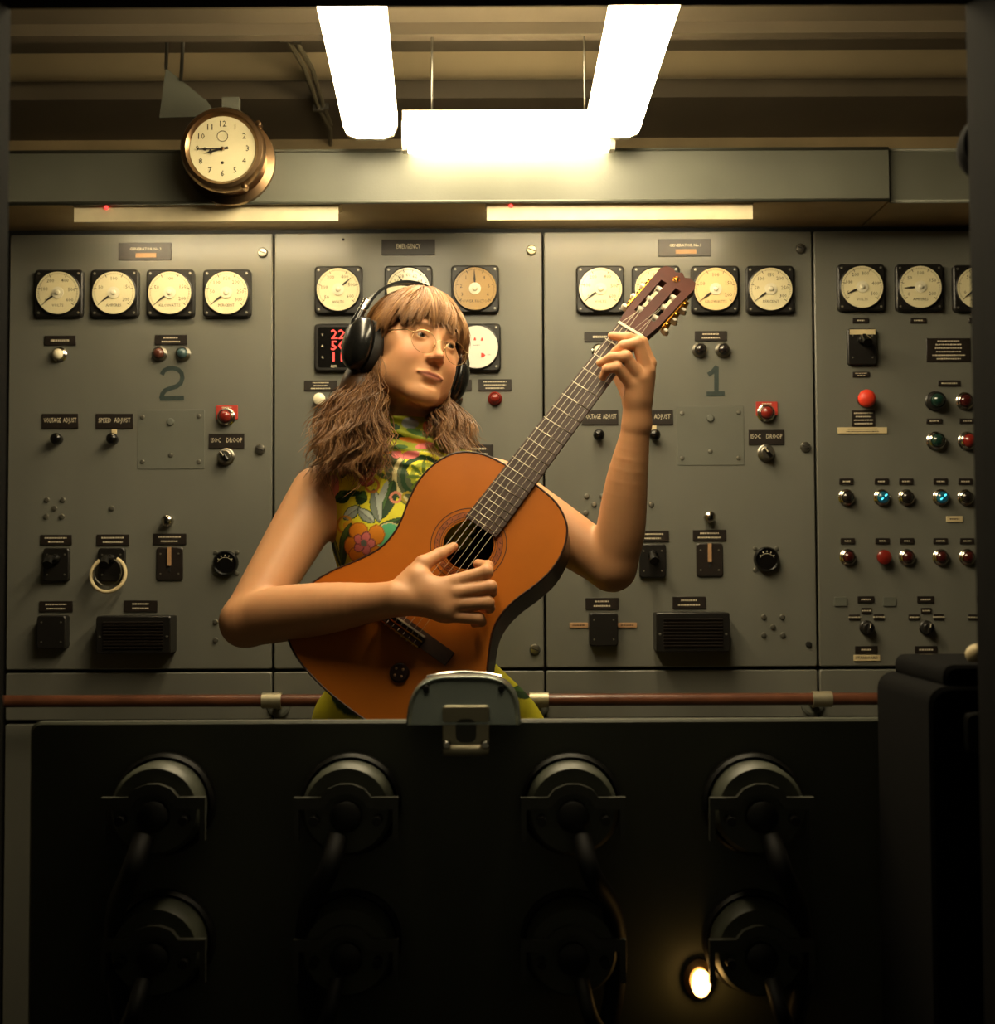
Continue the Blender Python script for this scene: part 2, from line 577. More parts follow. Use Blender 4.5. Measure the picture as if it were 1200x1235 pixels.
# ------------------------------------------------------------------ hanging tube lamps in a U
def pendant(a, b, wd, label):
    a, b = Vector(a), Vector(b)
    c = (a + b) / 2
    t = thing('pendant_tube_light', label, 'light', c, 'lit tube lamps hung in a U over the console')
    d = (b - a)
    L = d.length
    M4 = Matrix.Rotation(math.atan2(d.y, d.x), 4, 'Z')
    hw = wd / 2
    sec = [(-hw, 0.022), (-hw, -0.006), (-hw * 0.85, -0.026), (-hw * 0.5, -0.035), (hw * 0.5, -0.035), (hw * 0.85, -0.026), (hw, -0.006), (hw, 0.022)]
    n = len(sec)
    mb = MB()
    v = [(s * (L / 2 - 0.012), yy, zz) for s in (-1, 1) for yy, zz in sec]
    f = [tuple(range(n)), tuple(range(2 * n - 1, n - 1, -1))] + [(i, n + i, n + (i + 1) % n, (i + 1) % n) for i in range(n)]
    part('diffuser', mb.add(v, f).xf(M4), 'lamp_glow', t, c, 'glowing white diffuser', 60)
    part('housing', MB().box(-L / 2, L / 2, -hw * 0.45, hw * 0.45, 0.0225, 0.05).xf(M4), 'lamp_white', t, c)
    for s in (-1, 1):
        part('end_cap', MB().prism([(yy * 1.02, zz * 1.02) for yy, zz in reversed(sec)], -0.006, 0.006).xf(Matrix.Rotation(R(90), 4, 'Z')).xf(Matrix.Translation((s * (L / 2 - 0.006), 0, 0))).xf(M4), 'lamp_white', t, c)
        q = (M4 @ Vector((s * L * 0.36, 0, 0)))
        part('hanging_rod', MB().tube([(q.x, q.y, 0.05), (q.x, q.y, 2.5 - c.z)], 0.0025, 6), 'steel', t, c)


pendant((-0.213, 1.58, 2.165), (-0.262, 2.685, 2.165), 0.112, 'bright hanging tube light on the left arm of the U')
pendant((0.247, 1.58, 2.165), (0.247, 2.685, 2.165), 0.112, 'bright hanging tube light on the right arm of the U')
pendant((-0.197, 2.715, 2.15), (0.25, 2.715, 2.15), 0.05, 'short bright hanging tube light closing the far end of the U')

# conduits on the ceiling, left
cn = thing('ceiling_conduit', 'pair of thin cable conduits running across the ceiling left of the lamps', 'conduit', P(370, 90, 3.2))
for k, (pp, Y0) in enumerate((([(338, 2), (345, 45), (366, 80), (384, 130), (398, 155), (399, 182)], 0), ([(350, 0), (356, 48), (376, 82), (390, 128), (399, 150)], 0))):
    path = []
    for x, y in pp:
        z = 2.425 + 0.004 * k
        d = CAM_R @ Vector(((x - 600) / FPX, (617.5 - y) / FPX, -1))
        q = CAM_P + d * ((z - CAMZ) / d.z)
        path.append(q)
    at_world('pipe', MB().tube(path, 0.006, 8), 'conduit_paint', cn)
    for q in path[1:-1:2]:
        at_world('clip', MB().box(q.x - 0.014, q.x + 0.014, q.y - 0.006, q.y + 0.006, q.z - 0.009, q.z + 0.006), 'steel', cn)
# two thin stays and a gusset left of the clock
st = thing('hanging_stay', 'two thin steel stay rods meeting a sheet gusset above the clock', 'bracket', P(210, 60, 2.9))
at_world('rod', MB().tube([P(206, -60, 2.78), P(200, 84, 2.86)], 0.004, 8), 'steel', st)
at_world('rod', MB().tube([P(228, -60, 2.78), P(218, 98, 2.86)], 0.004, 8), 'steel', st)
g = [P(200, 82, 2.86), P(250, 122, 2.86), P(262, 140, 2.86), P(192, 142, 2.86)]
at_world('gusset', MB().add([tuple(q) for q in g] + [tuple(q + Vector((0, 0.004, 0))) for q in g], [(0, 1, 2, 3), (7, 6, 5, 4), (0, 4, 5, 1), (1, 5, 6, 2), (2, 6, 7, 3), (3, 7, 4, 0)]), 'duct_paint', st)

# ------------------------------------------------------------------ switchboard
XD = [P(8, 540, YP).x, P(329.5, 540, YP).x, P(656, 540, YP).x, P(983.5, 540, YP).x, P(1311, 540, YP).x]
ZT, ZB = P(600, 280.5, YP).z, P(600, 805.5, YP).z
ZS0, ZS1 = P(600, 809.5, YP).z, P(600, 866.5, YP).z
ZL = P(600, 871, YP).z
GAP = 0.0026
struct('trim_8', MB().box(XD[0] - 0.5, XD[4] + 0.1, YP + 0.022, YP + 0.05, 0.0, zb - 0.001), 'gap_black')


def door_mesh(w_, h_):
    return MB().prism(rrect(w_, h_, 0.004, 2), 0, 0.02, 0.0022)


PANEL = []
labels = ('upper switchboard panel with a dark 2 painted on it, at the left edge',
          'upper switchboard panel behind the guitarist with the red digital meter',
          'upper switchboard panel with a dark 1 painted on it, behind the guitar neck',
          'upper switchboard panel at the right with red push button and rows of pilot lamps')
for i in range(4):
    c = Vector(((XD[i] + XD[i + 1]) / 2, YP, ZB))
    t = thing('switchboard_panel', labels[i], 'panel', c)
    part('door_plate', door_mesh(XD[i + 1] - XD[i] - 2 * GAP, ZT - ZB), 'panel_paint', t, Vector((c.x, YP, (ZT + ZB) / 2)))
    PANEL.append(t)
STRIP = []
for i in range(4):
    c = Vector(((XD[i] + XD[i + 1]) / 2, YP, ZS1))
    t = thing('trim_panel', ('narrow grey strip panel below the panel marked 2', 'narrow grey strip panel behind the lower body of the guitar', 'narrow grey strip panel below the panel marked 1',
                             'narrow grey strip panel with a scribbled 4 below the pilot lamps')[i], 'panel', c)
    part('plate', door_mesh(XD[i + 1] - XD[i] - 2 * GAP, ZS0 - ZS1), 'panel_paint', t, Vector((c.x, YP, (ZS0 + ZS1) / 2)))
    STRIP.append(t)
LOW = []
for i in range(4):
    c = Vector(((XD[i] + XD[i + 1]) / 2, YP, 0.08))
    t = thing('lower_cabinet_door', ('grey lower cabinet door at the left behind the console', 'grey lower cabinet door behind the guitarist and the console', 'grey lower cabinet door behind the right half of the console',
                                     'grey lower cabinet door with slot handle and louvres right of the console')[i], 'cabinet door', c)
    part('plate', door_mesh(XD[i + 1] - XD[i] - 2 * GAP, ZL - 0.08), 'panel_paint', t, Vector((c.x, YP, (ZL + 0.08) / 2)))
    LOW.append(t)
struct('baseboard_back', MB().box(XD[0] - 0.02, XD[4], YP + 0.01, YP + 0.05, 0, 0.078), 'gap_black')


def rect_c(x0, y0, x1, y1, off=0.0):
    c = PX((x0 + x1) / 2, (y0 + y1) / 2)
    return Vector((c.x, YP - off, c.z)), (x1 - x0) / S, (y1 - y0) / S


SEED = [100]


def plate(t, x0, y0, x1, y1, lines=None, m='plate_black', lm='letter_white', name='nameplate', dashes=1, fill=0.82, dash_w=None):
    c, wd, ht = rect_c(x0, y0, x1, y1)
    pl = part(name, cached(('pl', x1 - x0, y1 - y0, m), lambda: MB().prism(rrect(wd, ht, 0.0006, 1), -0.003, 0, 0.0006).mesh('plate')), m, t, c)
    if lines:
        lh = ht / (len(lines) + 0.35)
        for k, (s, fr) in enumerate(lines):
            if not s:
                continue
            z = ht / 2 - lh * (k + 0.62)
            part('lettering', text_mesh(s, min(lh * 0.95, ht * 0.62), 0.0001, wd * fr), lm, pl, c + Vector((0, -0.0033, z)))
    elif dashes:
        SEED[0] += 1
        part('lettering', dash_mesh(dash_w or wd, ht, dashes, SEED[0]), lm, pl, c + Vector((0, -0.003, 0)))
    return pl


def gauge(t, cx, cy, needle, dial='dial_cream', nums=(), unit=None, size=58, nlen=0.8, kind='full', tick0=-38, tick1=218):
    c = PX(cx, cy)
    c = Vector((c.x, YP, c.z))
    w_ = size / S
    k = w_ / 0.109
    rd = 0.0485 * k
    hs = cached(('gh', size), lambda: MB().prism(rrect(w_, w_, 0.009 * k, 4), -0.014, 0, 0.003).lathe(
        [(rd + 0.0028, -0.014), (rd + 0.0028, -0.0185), (rd + 0.0008, -0.0195), (rd, -0.0182)], 40).mesh('gauge'))
    g = part('gauge', hs, 'black_plastic', t, c)
    part('dial', cached(('gd', size), lambda: MB().lathe([(rd, -0.015), (rd, -0.0186), (0, -0.0186)], 40).mesh('dial')), dial, g, c)

    def tk():
        mb = MB()
        n = 51
        for i in range(n):
            a = R(tick0 + (tick1 - tick0) * i / (n - 1))
            big = i % 10 == 0
            r1, r2 = rd * 0.95, rd * (0.80 if big else 0.885)
            hw = 0.0007 if big else 0.00028
            ca, sa = math.cos(a), math.sin(a)
            mb.add([(r1 * ca - hw * sa, -0.0188, r1 * sa + hw * ca), (r1 * ca + hw * sa, -0.0188, r1 * sa - hw * ca), (r2 * ca + hw * sa, -0.0188, r2 * sa - hw * ca), (r2 * ca - hw * sa, -0.0188, r2 * sa + hw * ca)], [(0, 1, 2, 3)])
        for i in range(40):
            a0, a1 = R(tick0 + (tick1 - tick0) * i / 40), R(tick0 + (tick1 - tick0) * (i + 1) / 40)
            q = [(r_ * math.cos(a), -0.0188, r_ * math.sin(a)) for r_, a in ((rd * 0.885, a0), (rd * 0.893, a0), (rd * 0.893, a1), (rd * 0.885, a1))]
            mb.add(q, [(0, 1, 2, 3)])
        return mb.mesh('tick_marks')
    part('tick_marks', cached(('tick', size, tick0, tick1), tk), 'ink', g, c)
    for s, a in nums:
        part('numeral', text_mesh(s, 0.0115 * k), 'ink', g, c + Vector((rd * 0.66 * math.cos(R(a)), -0.0189, rd * 0.66 * math.sin(R(a)))))
    if unit:
        part('lettering', text_mesh(unit, 0.0088 * k), 'ink', g, c + Vector((0, -0.0189, -rd * 0.6)))
    a = R(needle)
    d, n = Vector((math.cos(a), math.sin(a))), Vector((-math.sin(a), math.cos(a)))
    pts = [d * 0.012 * k - n * 0.0012, d * rd * 0.42 - n * 0.0024, d * rd * nlen - n * 0.0004, d * rd * nlen + n * 0.0004, d * rd * 0.42 + n * 0.0024, d * 0.012 * k + n * 0.0012]
    part('needle', MB().prism([(p.x, p.y) for p in pts], -0.0205, -0.0198), 'ink', g, c)
    part('hub', cached(('hub', size), lambda: MB().lathe([(0.0135 * k, -0.0186), (0.0135 * k, -0.0208), (0.006 * k, -0.0214), (0.0045 * k, -0.0245), (0, -0.0262)], 24).mesh('hub')), 'hub_white', g, c)
    so = w_ / 2 - 0.0095 * k
    for sx in (-1, 1):
        for sz in (-1, 1):
            part('screw', cached('gscrew', lambda: MB().lathe([(0.0028, 0.001), (0.0028, -0.001), (0, -0.0018)], 10).mesh('screw')), 'screw_steel', g, c + Vector((sx * so, -0.0142, sz * so)))
    return g


def lamp(t, cx, cy, r, lens, ring='chrome', name='pilot_lamp', proud=1.0):
    c = PX(cx, cy)
    c = Vector((c.x, YP, c.z))
    q = r / S
    l = part(name, cached(('lr', r, proud), lambda: MB().lathe([(q * 1.15, 0), (q * 1.15, -0.003), (q, -0.005), (q, -0.012 * proud), (q * 0.86, -0.014 * proud), (q * 0.8, -0.012 * proud)], 24).mesh('ring')), ring, t, c)
    part('lens', cached(('ll', r, proud), lambda: MB().lathe([(q * 0.8, -0.010 * proud), (q * 0.78, -0.0145 * proud), (q * 0.6, -0.0185 * proud), (q * 0.32, -0.0208 * proud), (0, -0.0215 * proud)], 24).mesh('lens')), lens, l, c)
    return l


def ball(t, cx, cy, r, m, name='button', out=0.02, base='black_plastic'):
    c = PX(cx, cy)
    c = Vector((c.x, YP, c.z))
    q = r / S
    b = part(name, cached(('bb', r, out), lambda: MB().lathe([(q * 0.8, 0), (q * 0.8, -0.004), (q * 0.55, -0.005), (q * 0.55, -out * 0.5)], 20).mesh('base')), base, t, c)
    part('cap', cached(('bc', r, out), lambda: MB().lathe([(q * 0.6, -out * 0.4), (q * 0.95, -out * 0.55), (q, -out * 0.7), (q * 0.92, -out * 0.88), (q * 0.6, -out * 1.03), (0, -out * 1.1)], 24).mesh('cap')), m, b, c)
    return b


def knob(t, cx, cy, r, ang=90, m='black_plastic', bar='letter_white', skirt=None):
    c = PX(cx, cy)
    c = Vector((c.x, YP, c.z))
    q = r / S
    k = part('knob', cached(('kn', r), lambda: MB().lathe([(q * 1.1, 0), (q * 1.1, -0.004), (q * 0.95, -0.006), (q * 0.85, -0.02), (q * 0.7, -0.0225), (0, -0.0225)], 24).mesh('knob')), skirt or m, t, c)
    mm = Matrix.Rotation(-R(ang), 4, 'Y')
    part('grip', MB().prism(rrect(q * 1.5, q * 0.42, q * 0.1, 2), -0.029, -0.022, 0.001).xf(mm), m, k, c)
    part('pointer', MB().box(q * 0.05, q * 0.74, -0.0294, -0.029, -q * 0.07, q * 0.07).xf(mm), bar, k, c)
    return k


def screw(t, cx, cy, r=3.4, m='screw_steel', name='screw', slot=False):
    c = PX(cx, cy)
    c = Vector((c.x, YP, c.z))
    q = r / S
    s_ = part(name, cached(('sc', r), lambda: MB().lathe([(q, 0), (q, -q * 0.35), (q * 0.8, -q * 0.62), (0, -q * 0.75)], 16).mesh('screw')), m, t, c)
    if slot:
        part('slot', cached(('sl', r), lambda: MB().box(-q * 0.72, q * 0.72, -q * 0.82, -q * 0.5, -q * 0.1, q * 0.1).xf(Matrix.Rotation(R(20), 4, 'Y')).mesh('slot')), 'ink', s_, c)


def switch_box(t, x0, y0, x1, y1, style):
    c, wd, ht = rect_c(x0, y0, x1, y1)
    dp = {'lever': 0.012, 'ring': 0.012, 'slot': 0.005, 'block': 0.03}[style]
    b = part('switch_box', cached(('sb', x1 - x0, y1 - y0, style), lambda: MB().prism(rrect(wd, ht, 0.006, 3), -dp, 0, 0.002).mesh('box')), 'plate_black' if style in ('slot',) else 'black_plastic', t, c)
    for sx in (-1, 1):
        for sz in (-1, 1):
            part('screw', cached('sbs', lambda: MB().lathe([(0.0022, 0), (0.0022, -0.0008), (0, -0.0014)], 8).mesh('screw')), 'screw_steel', b, c + Vector((sx * wd * 0.34, -dp, sz * ht * 0.3)))
    if style in ('lever', 'ring'):
        hub = c + Vector((0, -dp, ht * 0.18))
        part('pivot', MB().lathe([(0.011, 0), (0.011, -0.012), (0.008, -0.016), (0, -0.017)], 20), 'black_gloss', b, hub)
        part('lever', MB().tube([(0.004, -0.012, 0), (-0.004, -0.03, 0.002), (-0.002, -0.05, -0.014)], [0.006, 0.0075, 0.011], 10), 'black_gloss', b, hub)
    if style == 'ring':
        q = 20.5 / S
        part('pull_ring', MB().tube([(q * math.cos(R(a)), -0.02 - 0.012 * (1 - math.sin(R(a))), -0.036 + q * math.sin(R(a))) for a in range(-235, 66, 12)], 0.0042, 10), 'tag_cream', b, c + Vector((0, -dp + 0.01, 0.014)), 'cream ring handle')
        q *= 0.8
        part('wire_ring', MB().tube([(q * math.cos(R(a)), -0.036, -0.03 + q * math.sin(R(a))) for a in range(-200, 71, 12)], 0.0014, 8), 'steel', b, c + Vector((0, -dp + 0.01, 0.014)))
    if style == 'slot':
        part('tongue', MB().box(-0.004, 0.004, -0.004, 0, -0.004, ht * 0.5), 'tag_tan', b, c + Vector((0, -dp, 0)), 'tan tongue')
        part('slot', MB().box(-0.0022, 0.0022, -0.001, 0, -0.018, -0.004), 'gap_black', b, c + Vector((0, -dp, 0)))
    return b


def vent(t, x0, y0, x1, y1):
    c, wd, ht = rect_c(x0, y0, x1, y1)
    v_ = part('vent_box', MB().prism(rrect(wd, ht, 0.004, 2), -0.055, 0, 0.002), 'black_plastic', t, c)
    for i in range(9):
        part('louvre', cached(('lv', x1 - x0), lambda: MB().box(-wd * 0.4, wd * 0.4, -0.004, 0, -0.0014, 0.0014).xf(Matrix.Rotation(R(14), 4, 'X')).mesh('louvre')), 'plate_black', v_, c + Vector((0, -0.0545, ht * (0.34 - 0.085 * i))))
    for sx in (-1, 1):
        part('screw', cached('gscrew', None), 'screw_steel', v_, c + Vector((sx * wd * 0.45, -0.055, -ht * 0.05)))
    return v_


def round_dial(t, cx, cy, r=15):
    c = PX(cx, cy)
    c = Vector((c.x, YP, c.z))
    q = r / S
    d_ = part('round_meter', cached(('rm', r), lambda: MB().lathe([(q, 0), (q, -0.014), (q * 0.9, -0.018), (q * 0.82, -0.015), (0, -0.015)], 32).mesh('rm')), 'black_gloss', t, c)
    part('scale_arc', MB().ribbon([(q * 0.6 * math.cos(R(a)), q * 0.5 * math.sin(R(a)) - q * 0.05) for a in range(160, 19, -10)], 0.0007, -0.0154), 'letter_white', d_, c)
    for a in range(30, 151, 30):
        part('tick', MB().ribbon([(q * 0.68 * math.cos(R(a)), q * 0.68 * math.sin(R(a))), (q * 0.56 * math.cos(R(a)), q * 0.56 * math.sin(R(a)))], 0.0016, -0.0155), 'letter_white', d_, c)
    for sx in (-1, 1):
        for sz in (-1, 1):
            screw(t, cx + sx * 13, cy - sz * 13, 2.6)


GN = {'V': ((('0', 212), ('100', 165), ('200', 122), ('400', 60), ('500', 12), ('600', -32)), 'VOLTS'),
      'A': ((('50', 158), ('100', 90), ('150', 24), ('200', -30)), 'AMPERES'),
      'K': ((('50', 158), ('100', 90), ('150', 24), ('200', -26)), 'KILOWATTS'),
      'E': ((('50', 176), ('100', 134), ('150', 90), ('200', 48), ('250', 4), ('300', -30)), 'PERCENT')}


def common(t, x, y, n):
    """The hardware the two generator panels share; x, y shift from the left panel to this one."""
    def X(a): return a + x
    def Yy(b): return b + y
    plate(t, X(143), Yy(293), X(207), Yy(314), None, dashes=0)
    c, wd, ht = rect_c(X(143), Yy(293), X(207), Yy(314))
    np_ = [o for o in t.children if o.name.startswith('nameplate')][-1]
    part('lettering', text_mesh('GENERATOR No.%d' % n, 0.0115, 0.0002, wd * 0.6), 'letter_white', np_, c + Vector((0.002, -0.0033, ht * 0.13)))
    cc, ww, hh = rect_c(X(164), Yy(305.5), X(189), Yy(311))
    part('tape_strip', MB().box(-ww / 2, ww / 2, -0.0036, -0.003, -hh / 2, hh / 2), 'tag_tan', np_, cc, 'tan tape strip')
    for cx, kk in ((73, 'V'), (140, 'A'), (207, 'K'), (275, 'E')):
        nums, unit = GN[kk]
        gx = cx
        if n == 1:
            gx = {73: 73 + 721 - 721, 140: 140, 207: 211, 275: 277}[cx]
        gauge(t, X(gx), Yy(355), 217 if kk != 'V' else 216, 'dial_tan2' if (n == 1 and kk == 'K') else 'dial_cream', nums, unit)
    plate(t, X(54), Yy(405), X(92), Yy(417), dashes=1)
    plate(t, X(187), Yy(404), X(226), Yy(416), dashes=2)
    lamp(t, X(72), Yy(428), 8, 'lens_white')
    lamp(t, X(193), Yy(427), 8, 'lens_brown' if n == 2 else 'lens_dark', 'steel')
    lamp(t, X(221), Yy(427), 8, 'lens_teal' if n == 2 else 'lens_dark', 'steel')
    plate(t, X(51), Yy(499), X(95), Yy(517), [('VOLTAGE  ADJUST', 0.9)])
    plate(t, X(116), Yy(499), X(161), Yy(517), [('SPEED  ADJUST', 0.86)])
    for kx in (71, 138):
        ball(t, X(kx), Yy(530), 7, 'black_gloss', 'control_knob', 0.028)
    plate(t, X(135), Yy(518), X(141), Yy(523.5), m='tag_cream', name='tab', dashes=0)
    plate(t, X(261), Yy(489), X(287), Yy(506), m='red_plate', name='warning_plate', dashes=0)
    c = PX(X(274), Yy(491.5))
    wp = [o for o in t.children if o.name.startswith('warning_plate')][-1]
    part('lettering', dash_mesh(20 / S, 5 / S, 1, 5), 'letter_white', wp, Vector((c.x, YP - 0.003, c.z)))
    lamp(t, X(273), Yy(503), 9.5, 'lens_red', 'chrome', 'push_button', 1.3)
    plate(t, X(252), Yy(523), X(295), Yy(541), [('ISOC    DROOP', 0.88)])
    knob(t, X(273), Yy(551), 9.5, 128 if n == 2 else 125, 'black_gloss', 'letter_white', 'steel')
    for sx, sy in ((172, 503), (240, 502), (172, 557), (206, 549), (240, 557)):
        screw(t, X(sx), Yy(sy), 2.8)
    screw(t, X(206), Yy(509), 4.6, 'panel_dark_paint', 'dark_disc')
    c, wd, ht = rect_c(X(166), Yy(494), X(247), Yy(566))
    part('cover_plate', MB().prism(rrect(wd, ht, 0.002, 2), -0.0012, 0, 0.0008), 'panel_patch', t, c)
    for sx, sy in ((57, 603), (76, 603), (66, 613), (56, 623), (75, 623), (135, 613)):
        screw(t, X(sx), Yy(sy), 3.2)
    ball(t, X(204), Yy(628), 7.5, 'chrome', 'chrome_knob', 0.026, 'chrome')
    plate(t, X(49), Yy(645), X(87), Yy(657.5), dashes=2)
    plate(t, X(117), Yy(644.5), X(156), Yy(658), dashes=2)
    plate(t, X(185), Yy(643.5), X(225), Yy(657), dashes=2)
    switch_box(t, X(54), Yy(661), X(85), Yy(701), 'lever')
    switch_box(t, X(120), Yy(661), X(152), Yy(701), 'ring' if n == 2 else 'lever')
    switch_box(t, X(189), Yy(660), X(221), Yy(700), 'slot')
    round_dial(t, X(273), Yy(679))


MATS['dial_tan2'] = mat('dial_warm', (232, 204, 150), 0.22, 0.0, 0.5, 0.03, 20, coat=0.6)
T1, T2, T3, T4 = PANEL
common(T1, 0, 0, 2)
plate(T1, 48, 725, 88, 738, dashes=2)
plate(T1, 150, 724, 190, 738, dashes=2)
switch_box(T1, 50, 742, 84, 781, 'block')
vent(T1, 125, 742, 213, 786)
for sx, sy in ((260, 750), (260, 772)):
    screw(T1, sx, sy, 3.2)
for sx, sy in ((317, 305), (314, 542)):
    screw(T1, sx, sy, 6.2, 'steel', 'fastener', True)
common(T3, 650.5, -4.5, 1)
plate(T3, 706, 721, 746, 735, dashes=2)
plate(T3, 811, 719.5, 851, 734, dashes=2)
b_ = switch_box(T3, 710, 739, 744, 778, 'block')
plate(T3, 687, 751, 709, 757, m='tag_tan', name='tape_strip', lm='letter_black')
plate(T3, 745, 751, 768, 757, m='tag_tan', name='tape_strip', lm='letter_black')
vent(T3, 788, 738, 875, 784)
for sx, sy in ((921, 744), (943, 744), (932, 756), (921, 766), (944, 766)):
    screw(T3, sx, sy, 3.2)
screw(T3, 975, 777, 3.6, 'gap_black', 'dark_disc')  # black disc stands in for the dark of an open hole
for sx, sy in ((965, 300), (971, 539)):
    screw(T3, sx, sy, 6.2, 'steel', 'fastener', True)


def strokes(t, paths, wd, name, label):
    mb = MB()
    cx = sum(p[0] for pp in paths for p in pp) / sum(len(pp) for pp in paths)
    cy = sum(p[1] for pp in paths for p in pp) / sum(len(pp) for pp in paths)
    c = PX(cx, cy)
    for k, pp in enumerate(paths):
        q = [PX(*p) for p in pp]
        mb.ribbon([(a.x - c.x, a.z - c.z) for a in q], wd / S, -0.0006 - 0.0001 * k)
    return part(name, mb, 'painted_numeral', t, Vector((c.x, YP, c.z)), label)


strokes(T1, [[(195, 452), (198, 447), (203, 444.5), (209, 444), (215, 446), (219, 450), (220, 456), (218, 462), (213, 466), (206, 468), (199, 471), (196, 475), (194.5, 481)], [(193, 480.5), (222, 480)]], 5.5, 'painted_numeral', 'dark hand painted figure 2')
strokes(T3, [[(864, 442), (864, 474)], [(854, 452), (859, 449), (865, 442)], [(852, 475), (874, 474.5)]], 5.5, 'painted_numeral', 'dark hand painted figure 1')
strokes(STRIP[3], [[(1089, 812), (1089, 821), (1101, 823)], [(1097, 812), (1099, 830)]], 3.2, 'painted_numeral', 'dark scribbled figure 4')

# panel behind the player
plate(T2, 460, 289, 525, 308, [('EMERGENCY', 0.45)])
gauge(T2, 409, 351, 42, 'dial_cream', (('50', 215), ('100', 172), ('200', 122), ('400', 62), ('500', 18), ('600', -30)), 'VOLTS')
gauge(T2, 493, 350.5, 128, 'dial_cream', (('58', 118), ('60', 90), ('62', 62), ('56', 146), ('64', 34)), 'CYCLES', tick0=20, tick1=160)
gauge(T2, 573, 350, 92, 'dial_tan', (('1', 130), ('2', 170), ('3', 205), ('4', 50), ('5', 10), ('6', -25)), 'POWER FACTOR', nlen=0.9)
c, wd, ht = rect_c(380, 391, 438, 449)
dm = part('digital_meter', MB().prism(rrect(wd, ht, 0.008, 3), -0.014, 0, 0.003), 'black_plastic', T2, c)
part('screen', MB().prism(rrect(wd * 0.84, ht * 0.84, 0.003, 2), -0.0152, -0.0138), 'black_gloss', dm, c)
for k, s in enumerate(('220', '500', '117')):
    part('digit_row', text_mesh(s, 0.03, 0.0004, 0.05), 'red_digit', dm, c + Vector((0.008, -0.0156, 0.028 - 0.0255 * k)), 'glowing red digits')
    part('lettering', text_mesh(('V', 'A', 'C')[k], 0.008), 'letter_white', dm, c + Vector((-0.036, -0.0156, 0.028 - 0.0255 * k)))
part('lettering', text_mesh('EEFI', 0.008), 'letter_white', dm, c + Vector((-0.01, -0.0156, -0.044)))
# white synchroscope style dial
c = PX(575, 420)
c = Vector((c.x, YP, c.z))
sy_ = part('sync_meter', cached(('gh', 58), None), 'black_plastic', T2, c)
part('dial', cached(('gd', 58), None), 'dial_white', sy_, c)
for dx_, dz_ in ((-0.02, 0.014), (-0.004, 0.018), (0.012, 0.017)):  # small red marks put in for lamp reflections on the dial
    part('red_mark', MB().prism([(-0.003, -0.003), (0.003, -0.003), (0.001, 0.004), (-0.001, 0.004)], -0.0192, -0.0186), 'red_button', sy_, c + Vector((dx_, 0, dz_)))
part('red_mark', MB().prism([(-0.004, -0.005), (0.001, -0.005), (0.006, 0), (0.001, 0.005), (-0.004, 0.005)], -0.0192, -0.0186), 'red_plate', sy_, c + Vector((0.014, 0, -0.019)))
part('lettering', dash_mesh(0.03, 0.005, 1, 9), 'ink', sy_, c + Vector((0.0, -0.0187, 0.004)))
part('lettering', dash_mesh(0.012, 0.005, 1, 10), 'ink', sy_, c + Vector((0.028, -0.0187, -0.018)))
for sx in (-1, 1):
    for sz in (-1, 1):
        part('screw', cached('gscrew', None), 'screw_steel', sy_, c + Vector((sx * 0.0445, -0.0142, sz * 0.0445)))
plate(T2, 367, 459, 407, 471.5, dashes=3)
plate(T2, 530, 458, 569, 471.5, dashes=3)
plate(T2, 577, 457.5, 617, 471.5, dashes=3)
ball(T2, 386, 482, 7.5, 'lens_white', 'button', 0.018, 'plate_edge')
lamp(T2, 549, 481.5, 8, 'lens_dark_red')
lamp(T2, 597, 481, 7.5, 'lens_red', 'lens_red')
plate(T2, 553, 536, 595, 553, dashes=2)
screw(T2, 641, 302, 6.4, 'clamp_metal', 'fastener', True)
screw(T2, 645, 783, 6.4, 'steel', 'fastener', True)
screw(T2, 414, 289, 1.6, 'gap_black', 'dark_disc')

# right panel
gauge(T4, 1037, 348, 205, 'dial_cream', (('50', 205), ('100', 160), ('200', 118), ('300', 76), ('400', 14), ('500', -30)), 'VOLTS', 57)
gauge(T4, 1107, 348, 184, 'dial_cream', (('0', 212), ('50', 140), ('100', 90), ('150', 28), ('200', -30)), 'AMPERES', 57)
gauge(T4, 1176, 349, 216, 'dial_cream', (('0', 200), ('50', 130), ('100', 60)), 'AMPERES', 57)
for x in (1028, 1097.5, 1168):
    plate(T4, x, 383.5, x + 19.5, 390, dashes=1)
b_ = switch_box(T4, 1021, 397, 1056, 441, 'lever')
c, wd, ht = rect_c(1023, 398.5, 1054, 404.5)
part('header_label', MB().box(-wd / 2, wd / 2, -0.0128, -0.012, -ht / 2, ht / 2), 'tag_cream', b_, c, 'cream header strip')
plate(T4, 1028, 448.5, 1048.5, 455, dashes=2)
ball(T4, 1042, 482, 10.8, 'red_button', 'mushroom_button', 0.034)
plate(T4, 1027, 495, 1055, 514.5, dashes=4, dash_w=0.062)
plate(T4, 1010, 515.5, 1069.5, 523, m='tag_cream', lm='letter_black', dashes=2)
plate(T4, 1117, 408, 1170, 436.5, dashes=6, dash_w=0.115)
plate(T4, 1131, 459, 1158, 466, dashes=1)
lamp(T4, 1127, 484, 10.5, 'lens_green', 'black_plastic', proud=1.8)
lamp(T4, 1163, 484, 9.5, 'lens_dark_red')
lamp(T4, 1128, 532, 10, 'lens_green', proud=1.4)
lamp(T4, 1166, 532, 10, 'lens_red', proud=1.4)
for x in (1117, 1157):
    plate(T4, x, 505, x + 19, 511, dashes=1)
